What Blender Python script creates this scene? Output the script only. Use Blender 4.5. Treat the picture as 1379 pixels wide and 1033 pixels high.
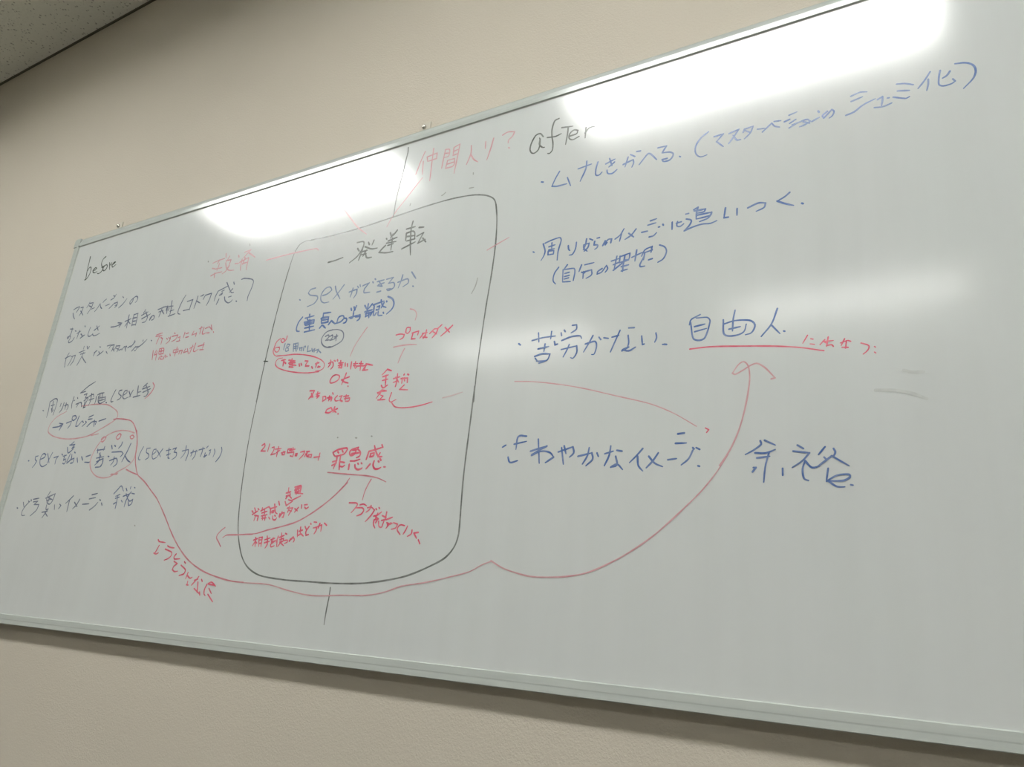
import bpy, bmesh, math, random
from mathutils import Matrix, Vector

S = bpy.context.scene
for o in list(bpy.data.objects):
    bpy.data.objects.remove(o, do_unlink=True)

# ---------------------------------------------------------------- camera, world, exposure
# world axes: X along the board to the right, Y into the board's wall, Z up; panel face at Y = 0
PT = 1.92            # height of the panel's top edge above the floor
CEIL = PT + 0.816    # ceiling height
WALL = 0.0165         # the wall lies this far behind the panel face
LAMP = 40.0          # lamp radiance
cam_d = bpy.data.cameras.new('camera')
cam = bpy.data.objects.new('camera', cam_d)
S.collection.objects.link(cam)
S.camera = cam
cam_d.sensor_fit = 'HORIZONTAL'
cam_d.sensor_width = 36.0
cam_d.lens = 27.4112
cam_d.clip_start = 0.02
R, U, B = (0.855090, 0.511267, 0.086185), (0.090201, -0.310384, 0.946322), (0.510574, -0.801416, -0.311523)
L = (1.92174, -0.92000, PT + (-0.85126))
cam.matrix_world = Matrix(((R[0], U[0], B[0], L[0]), (R[1], U[1], B[1], L[1]),
                           (R[2], U[2], B[2], L[2]), (0, 0, 0, 1)))
w = bpy.data.worlds.new('world')
S.world = w
w.use_nodes = True
w.node_tree.nodes['Background'].inputs[0].default_value = (0.9, 0.95, 1.0, 1)
w.node_tree.nodes['Background'].inputs[1].default_value = 0.05
S.view_settings.view_transform = 'Standard'
S.view_settings.look = 'None'
S.view_settings.gamma = 1.0
S.view_settings.use_curve_mapping = False
S.view_settings.exposure = 0.0

# ---------------------------------------------------------------- helpers
def link(name, me, mat=None, parent=None, loc=None):
    o = bpy.data.objects.new(name, me)
    S.collection.objects.link(o)
    if mat is not None:
        me.materials.append(mat)
    if parent is not None:
        o.parent = parent
    if loc is not None:
        o.location = loc
    return o

def obj(name, bm, mat, parent=None, loc=None, smooth=False):
    bmesh.ops.recalc_face_normals(bm, faces=bm.faces)
    me = bpy.data.meshes.new(name)
    bm.to_mesh(me)
    bm.free()
    if smooth:
        for p in me.polygons:
            p.use_smooth = True
    return link(name, me, mat, parent, loc)

def box(bm, x0, x1, y0, y1, z0, z1):
    v = [bm.verts.new((x, y, z)) for x in (x0, x1) for y in (y0, y1) for z in (z0, z1)]
    for f in ((0, 1, 3, 2), (4, 6, 7, 5), (0, 4, 5, 1), (2, 3, 7, 6), (0, 2, 6, 4), (1, 5, 7, 3)):
        bm.faces.new([v[i] for i in f])
    return v

def empty(name, loc, label, cat, group=None):
    o = bpy.data.objects.new(name, None)
    S.collection.objects.link(o)
    o.location = loc
    o.empty_display_size = 0.1
    o['label'] = label
    o['category'] = cat
    if group:
        o['group'] = group
    return o

def principled(name, col, rough, spec=0.5, metal=0.0):
    m = bpy.data.materials.new(name)
    m.use_nodes = True
    b = m.node_tree.nodes['Principled BSDF']
    b.inputs['Base Color'].default_value = (*col, 1)
    b.inputs['Roughness'].default_value = rough
    b.inputs['Specular IOR Level'].default_value = spec
    b.inputs['Metallic'].default_value = metal
    return m, m.node_tree, b

def noise(nt, scale, detail=2.0, vec=None, rough=0.5):
    n = nt.nodes.new('ShaderNodeTexNoise')
    n.inputs['Scale'].default_value = scale
    n.inputs['Detail'].default_value = detail
    n.inputs['Roughness'].default_value = rough
    if vec is not None:
        nt.links.new(vec, n.inputs['Vector'])
    return n

def coords(nt, scale=(1, 1, 1)):
    t = nt.nodes.new('ShaderNodeTexCoord')
    m = nt.nodes.new('ShaderNodeMapping')
    m.inputs['Scale'].default_value = scale
    nt.links.new(t.outputs['Object'], m.inputs['Vector'])
    return m.outputs['Vector']

def ramp(nt, fac, stops):
    r = nt.nodes.new('ShaderNodeValToRGB')
    e = r.color_ramp.elements
    while len(e) < len(stops):
        e.new(0.5)
    for i, (p, c) in enumerate(stops):
        e[i].position = p
        e[i].color = (*c, 1)
    nt.links.new(fac, r.inputs['Fac'])
    return r.outputs['Color']

def bump(nt, bsdf, height, strength, dist):
    b = nt.nodes.new('ShaderNodeBump')
    b.inputs['Strength'].default_value = strength
    b.inputs['Distance'].default_value = dist
    nt.links.new(height, b.inputs['Height'])
    nt.links.new(b.outputs['Normal'], bsdf.inputs['Normal'])

# ---------------------------------------------------------------- materials
m_wall, nt, b = principled('wall_vinyl', (0.66, 0.59, 0.49), 0.75, 0.25)
v = coords(nt)
n1 = noise(nt, 340, 3, v, 0.6)
n2 = noise(nt, 1.3, 3, v)
nt.links.new(ramp(nt, n2.outputs['Fac'], [(0.35, (0.50, 0.462, 0.385)), (0.65, (0.525, 0.485, 0.405))]), b.inputs['Base Color'])
bump(nt, b, n1.outputs['Fac'], 0.45, 0.0016)

m_ceil, nt, b = principled('ceiling_board', (0.6, 0.6, 0.55), 0.9, 0.2)
v = coords(nt)
vo = nt.nodes.new('ShaderNodeTexVoronoi')
vo.inputs['Scale'].default_value = 95
nt.links.new(v, vo.inputs['Vector'])
n1 = noise(nt, 45, 3, v)
mth = nt.nodes.new('ShaderNodeMath')
mth.operation = 'MULTIPLY_ADD'
nt.links.new(n1.outputs['Fac'], mth.inputs[0])
mth.inputs[1].default_value = 0.75
nt.links.new(vo.outputs['Distance'], mth.inputs[2])
nt.links.new(ramp(nt, mth.outputs[0], [(0.50, (0.42, 0.42, 0.37)), (0.64, (0.78, 0.785, 0.70))]), b.inputs['Base Color'])
bump(nt, b, mth.outputs[0], 0.4, 0.002)

m_panel, nt, b = principled('enamel_panel', (0.58, 0.6, 0.57), 0.10, 0.5)
b.inputs['IOR'].default_value = 1.62
v = coords(nt, (1, 1, 1))
n1 = noise(nt, 2.2, 4, v, 0.6)
v2 = coords(nt, (9, 1, 0.8))
n2 = noise(nt, 2.4, 4, v2, 0.55)
mx = nt.nodes.new('ShaderNodeMix')
mx.data_type = 'RGBA'
mx.blend_type = 'MULTIPLY'
mx.inputs[0].default_value = 1.0
nt.links.new(ramp(nt, n1.outputs['Fac'], [(0.3, (0.555, 0.585, 0.575)), (0.7, (0.580, 0.610, 0.595))]), mx.inputs[6])
nt.links.new(ramp(nt, n2.outputs['Fac'], [(0.35, (0.975, 0.975, 0.972)), (0.6, (1, 1, 1))]), mx.inputs[7])
nt.links.new(mx.outputs[2], b.inputs['Base Color'])
nr = noise(nt, 5, 3, v)
mr = nt.nodes.new('ShaderNodeMapRange')
mr.inputs['To Min'].default_value = 0.13
mr.inputs['To Max'].default_value = 0.15
nt.links.new(nr.outputs['Fac'], mr.inputs['Value'])
nt.links.new(mr.outputs[0], b.inputs['Roughness'])

m_frame, nt, b = principled('satin_aluminium', (0.56, 0.61, 0.575), 0.16, 0.6, 0.0)
v = coords(nt, (2, 60, 60))
n1 = noise(nt, 3, 3, v)
nt.links.new(ramp(nt, n1.outputs['Fac'], [(0.3, (0.42, 0.455, 0.43)), (0.7, (0.46, 0.495, 0.465))]), b.inputs['Base Color'])
m_cap, nt, b = principled('grey_plastic', (0.50, 0.53, 0.47), 0.35)
n1 = noise(nt, 400, 2, coords(nt))
bump(nt, b, n1.outputs['Fac'], 0.1, 0.0005)
m_gap, nt, b = principled('dark_gap', (0.10, 0.105, 0.095), 0.7)
n1 = noise(nt, 200, 2, coords(nt))
bump(nt, b, n1.outputs['Fac'], 0.1, 0.0005)
m_tab, nt, b = principled('beige_enamel', (0.50, 0.475, 0.40), 0.45)
n1 = noise(nt, 200, 2, coords(nt))
bump(nt, b, n1.outputs['Fac'], 0.1, 0.0005)
m_seam, nt, b = principled('gap_shade_grey', (0.42, 0.43, 0.40), 0.6)  # grey standing for gap and rail shadow at the panel's top edge
n1 = noise(nt, 200, 2, coords(nt))
bump(nt, b, n1.outputs['Fac'], 0.1, 0.0005)
m_steel, nt, b = principled('zinc_steel', (0.55, 0.55, 0.52), 0.25, 0.5, 0.9)
n1 = noise(nt, 300, 2, coords(nt))
bump(nt, b, n1.outputs['Fac'], 0.15, 0.0005)
m_trim, nt, b = principled('dark_moulding', (0.085, 0.08, 0.055), 0.6)
n1 = noise(nt, 120, 2, coords(nt))
bump(nt, b, n1.outputs['Fac'], 0.1, 0.0005)
m_carpet, nt, b = principled('carpet', (0.24, 0.235, 0.22), 0.95, 0.1)
n1 = noise(nt, 180, 4, coords(nt))
nt.links.new(ramp(nt, n1.outputs['Fac'], [(0.3, (0.12, 0.118, 0.112)), (0.7, (0.19, 0.185, 0.175))]), b.inputs['Base Color'])
bump(nt, b, n1.outputs['Fac'], 0.6, 0.004)
m_house, nt, b = principled('lamp_housing', (0.75, 0.75, 0.72), 0.5)
n1 = noise(nt, 50, 2, coords(nt))
bump(nt, b, n1.outputs['Fac'], 0.05, 0.0005)
m_louvre, nt, b = principled('louvre_metal', (0.60, 0.60, 0.58), 0.5)
n1 = noise(nt, 50, 2, coords(nt))
bump(nt, b, n1.outputs['Fac'], 0.05, 0.0005)
m_lamp = bpy.data.materials.new('lamp_diffuser')
m_lamp.use_nodes = True
nt = m_lamp.node_tree
nt.nodes.clear()
out = nt.nodes.new('ShaderNodeOutputMaterial')
em = nt.nodes.new('ShaderNodeEmission')
em.inputs['Color'].default_value = (1.0, 1.0, 0.98, 1)
em.inputs['Strength'].default_value = LAMP
nt.links.new(em.outputs[0], out.inputs['Surface'])

INK = {  # base colours of the markers
    'x': (0.14, 0.15, 0.14), 'k': (0.07, 0.08, 0.07), 'n': (0.145, 0.165, 0.235), 'm': (0.115, 0.15, 0.27),
    'b': (0.085, 0.16, 0.38), 'c': (0.18, 0.24, 0.38), 'r': (0.70, 0.105, 0.17), 'q': (0.58, 0.19, 0.235),
    'p': (0.61, 0.32, 0.345), 'f': (0.58, 0.44, 0.44), 'g': (0.33, 0.34, 0.32), 's': (0.535, 0.56, 0.54)}
ink_mat = {}
for k, c in INK.items():
    m, nt, b = principled('marker_ink_' + k, c, 0.25, 0.5)
    n1 = noise(nt, 70, 3, coords(nt))
    hi = tuple(x + (y - x) * 0.22 for x, y in zip(c, (0.58, 0.60, 0.57)))
    lo = tuple(x * 0.88 for x in c)
    nt.links.new(ramp(nt, n1.outputs['Fac'], [(0.35, lo), (0.68, hi)]), b.inputs['Base Color'])
    ink_mat[k] = m

# ---------------------------------------------------------------- room
X0, X1, Y0 = -2.6, 5.0, -4.9
TH = 0.12
lamps = [(x, y) for y in (-0.88, -2.64) for x in (-0.955, 0.845, 2.625)]   # left end, near edge
LL, LW, LD = 1.08, 0.248, 0.10

def struct(name, bm, mat):
    o = obj(name, bm, mat)
    o['kind'] = 'structure'
    return o
bm = bmesh.new(); box(bm, X0 - TH, X1 + TH, WALL, WALL + TH, 0, CEIL + 0.3); struct('wall_front', bm, m_wall)
bm = bmesh.new(); box(bm, X0 - TH, X1 + TH, Y0 - TH, Y0, 0, CEIL + 0.3); struct('wall_back', bm, m_wall)
bm = bmesh.new(); box(bm, X0 - TH, X0, Y0, WALL, 0, CEIL + 0.3); struct('wall_left', bm, m_wall)
bm = bmesh.new(); box(bm, X1, X1 + TH, Y0, WALL, 0, CEIL + 0.3); struct('wall_right', bm, m_wall)
bm = bmesh.new(); box(bm, X0 - TH, X1 + TH, Y0 - TH, WALL + TH, -0.1, 0); struct('floor', bm, m_carpet)
# ceiling with openings for the recessed lamps
xs = sorted({X0, X1} | {x for x, _ in lamps} | {x + LL for x, _ in lamps})
ys = sorted({Y0, WALL} | {y for _, y in lamps} | {y - LW for _, y in lamps})
bm = bmesh.new()
for i in range(len(xs) - 1):
    for j in range(len(ys) - 1):
        cx, cy = (xs[i] + xs[i + 1]) / 2, (ys[j] + ys[j + 1]) / 2
        if any(x < cx < x + LL and y - LW < cy < y for x, y in lamps):
            continue
        box(bm, xs[i], xs[i + 1], ys[j], ys[j + 1], CEIL, CEIL + 0.02)
bmesh.ops.remove_doubles(bm, verts=bm.verts, dist=1e-5)
struct('ceiling', bm, m_ceil)
# dark moulding where the ceiling meets the wall
bm = bmesh.new(); box(bm, X0, X1, WALL - 0.005, WALL, CEIL - 0.005, CEIL); struct('trim_1', bm, m_trim)

# ---------------------------------------------------------------- recessed ceiling lamps
def make_lamp(depth, blades):
    t = empty('ceiling_lamp', (0, 0, CEIL), '', 'ceiling lamp')
    w_ = 0.004
    bm = bmesh.new()
    box(bm, 0, w_, -LW, 0, 0.0, depth)
    box(bm, LL - w_, LL, -LW, 0, 0.0, depth)
    box(bm, w_, LL - w_, -w_, 0, 0.0, depth)
    box(bm, w_, LL - w_, -LW, -LW + w_, 0.0, depth)
    box(bm, 0, LL, -LW, 0, depth, depth + 0.01)
    bmesh.ops.remove_doubles(bm, verts=bm.verts, dist=1e-5)
    obj('housing', bm, m_house, t)
    bm = bmesh.new()
    box(bm, 0.01, LL - 0.01, -LW + 0.01, -0.01, depth - 0.012, depth - 0.004)
    obj('diffuser', bm, m_lamp, t)
    pit = (LW - 0.008) / (blades + 1)
    for k in range(1, blades + 1):
        bm = bmesh.new()
        y = -0.004 - k * pit
        box(bm, 0.004, LL - 0.004, y - 0.0008, y + 0.0008, depth - 0.014 - pit * LOUV, depth - 0.014)
        obj('louvre_blade', bm, m_louvre, t)
    return t
LOUV = 0.28
ord_x = ['left', 'middle', 'right']
first = None
for i, (x, y) in enumerate(lamps):
    if i % 3 == 0:
        o = first = make_lamp(0.06, 0) if i == 0 else make_lamp(LD, 4)
    else:
        o = first.copy(); S.collection.objects.link(o)
        for ch in first.children:
            c = ch.copy(); S.collection.objects.link(c); c.parent = o
    o.location = (x, y, CEIL)
    o['group'] = 'open ceiling lamps in front of the whiteboard' if i < 3 else 'louvred ceiling lamps in the second row'
    if i < 3:
        o['label'] = 'plain recessed ceiling lamp nearest the whiteboard, the %s one of its row' % ord_x[i % 3]
    else:
        o['label'] = 'recessed ceiling lamp with lengthwise louvre blades, %s one of the second row' % ord_x[i % 3]

# ---------------------------------------------------------------- whiteboard
BW, BH = 2.19, 0.8905      # panel between the frame's inner edges
FW = 0.0225                # frame width
board = empty('whiteboard', (0, 0, PT - BH), 'large wall-mounted whiteboard covered in Japanese marker notes, in a slim satin frame', 'whiteboard')
def bz(z):                 # panel-down coordinate -> local z of the board empty
    return BH - z
bm = bmesh.new(); box(bm, -0.006, BW + 0.006, 0.0, 0.006, -0.006, BH + 0.006); obj('panel', bm, m_panel, board)
bm = bmesh.new(); box(bm, -0.004, BW + 0.004, 0.006, WALL, -0.004, BH + 0.004); obj('backing', bm, m_gap, board)

LIP = 0.0024
def rail(a, bpt, inward, fw, flat=False):
    """frame bar from a to bpt (inner edge line, local x/z); inward = unit vector towards the panel"""
    # profile: (distance outwards from the inner edge, y)
    prof = [(0.0, 0.0), (0.0, -0.0006), (0.0018, -LIP), (fw * 0.48, -LIP), (fw * 0.52, -LIP + 0.0008),
            (fw * 0.93, -LIP + 0.0036), (fw * 0.96, -LIP + 0.0034), (fw, -LIP + 0.0050), (fw, WALL), (0.004, WALL), (0.004, 0.0)]
    if flat:
        prof = [(0.0, 0.0), (0.0, -LIP + 0.0010), (0.0012, -LIP), (fw * 0.50, -LIP - 0.0002), (fw * 0.58, -LIP),
                (fw * 0.96, -LIP - 0.0002), (fw, -LIP + 0.0004), (fw, WALL - 0.0005), (0.004, WALL - 0.0005), (0.004, 0.0)]
    bm = bmesh.new()
    rings = []
    for p, d in ((a, -1), (bpt, 1)):
        ax = Vector((bpt[0] - a[0], bpt[1] - a[1])).normalized()
        ring = []
        for s, y in prof:
            q = Vector(p) - Vector(inward) * s + ax * d * s      # mitred ends
            ring.append(bm.verts.new((q.x, y, q.y)))
        rings.append(ring)
    n = len(prof)
    for i in range(n):
        bm.faces.new((rings[0][i], rings[0][(i + 1) % n], rings[1][(i + 1) % n], rings[1][i]))
    bm.faces.new(rings[0][::-1]); bm.faces.new(rings[1])
    return bm
obj('frame_rail', rail((0, BH), (BW, BH), (0, -1), FW), m_frame, board)['label'] = 'top frame rail with a bright bevelled edge'
obj('frame_rail', rail((0, 0), (BW, 0), (0, 1), 0.0198, True), m_frame, board)['label'] = 'bottom frame rail'
obj('frame_rail', rail((0, 0), (0, BH), (1, 0), 0.0198, True), m_frame, board)['label'] = 'left frame rail'
obj('frame_rail', rail((BW, 0), (BW, BH), (-1, 0), 0.0198, True), m_frame, board)['label'] = 'right frame rail'
# gap and shadow line under the top rail, drawn as a grey strip
bm = bmesh.new(); box(bm, 0.0, BW, -0.0004, 0.0, BH - 0.0009, BH); obj('seam', bm, m_seam, board)
bm = bmesh.new(); box(bm, 0.0, 0.0012, -0.0008, 0.0, 0.0, BH - 0.002); obj('seam', bm, m_cap, board)
# rounded plastic corner caps
def corner(cx, cz, sx, sz):
    bm = bmesh.new()
    s = FW + 0.0008
    ring = [(0.0, 0.0), (0.0, s)] + [(s - 0.008 + 0.008 * math.sin(math.pi / 2 * k / 6), s - 0.008 + 0.008 * math.cos(math.pi / 2 * k / 6)) for k in range(7)] + [(s, 0.0)]
    f = [bm.verts.new((cx + sx * x, -LIP - 0.0006, cz + sz * z)) for x, z in ring]
    g = [bm.verts.new((cx + sx * x * 1.02, WALL, cz + sz * z * 1.02)) for x, z in ring]
    n = len(ring)
    bm.faces.new(f); bm.faces.new(g[::-1])
    for i in range(n):
        bm.faces.new((f[i], f[(i + 1) % n], g[(i + 1) % n], g[i]))
    o = obj('corner_cap', bm, m_frame, board)
    bm = bmesh.new()
    d = 0.0007
    box(bm, cx - d + sx * 0.0, cx + d, -LIP - 0.0012, 0.0, min(cz + sz * 0.0, cz + sz * 0.003), max(cz, cz + sz * 0.003))
    box(bm, min(cx + sx * 0.010, cx + sx * (s - 0.002)), max(cx + sx * 0.010, cx + sx * (s - 0.002)), -LIP - 0.0012, 0.0, cz - d, cz + d)
    obj('cap_joint', bm, m_gap, o)
for cx, sx in ((0, -1), (BW, 1)):
    for cz, sz in ((0, -1), (BH, 1)):
        corner(cx, cz, sx, sz)

# mounting brackets above the top rail, each held by a screw
for bx in (0.129, 1.083, 2.037):
    t0 = BH + FW
    bm = bmesh.new()
    box(bm, bx - 0.007, bx + 0.013, WALL - 0.0024, WALL - 0.0002, t0 - 0.006, t0 + 0.028)
    bmesh.ops.bevel(bm, geom=bm.edges[:], offset=0.0006, segments=2, affect='EDGES')
    o = obj('mounting_bracket', bm, m_tab, board)
    bm = bmesh.new()
    bmesh.ops.create_uvsphere(bm, u_segments=18, v_segments=10, radius=0.0048,
                              matrix=Matrix.Translation((bx, WALL - 0.0040, t0 + 0.0175)) @ Matrix.Diagonal((0.9, 0.8, 1, 1)))
    obj('screw', bm, m_steel, o, smooth=True)

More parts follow.
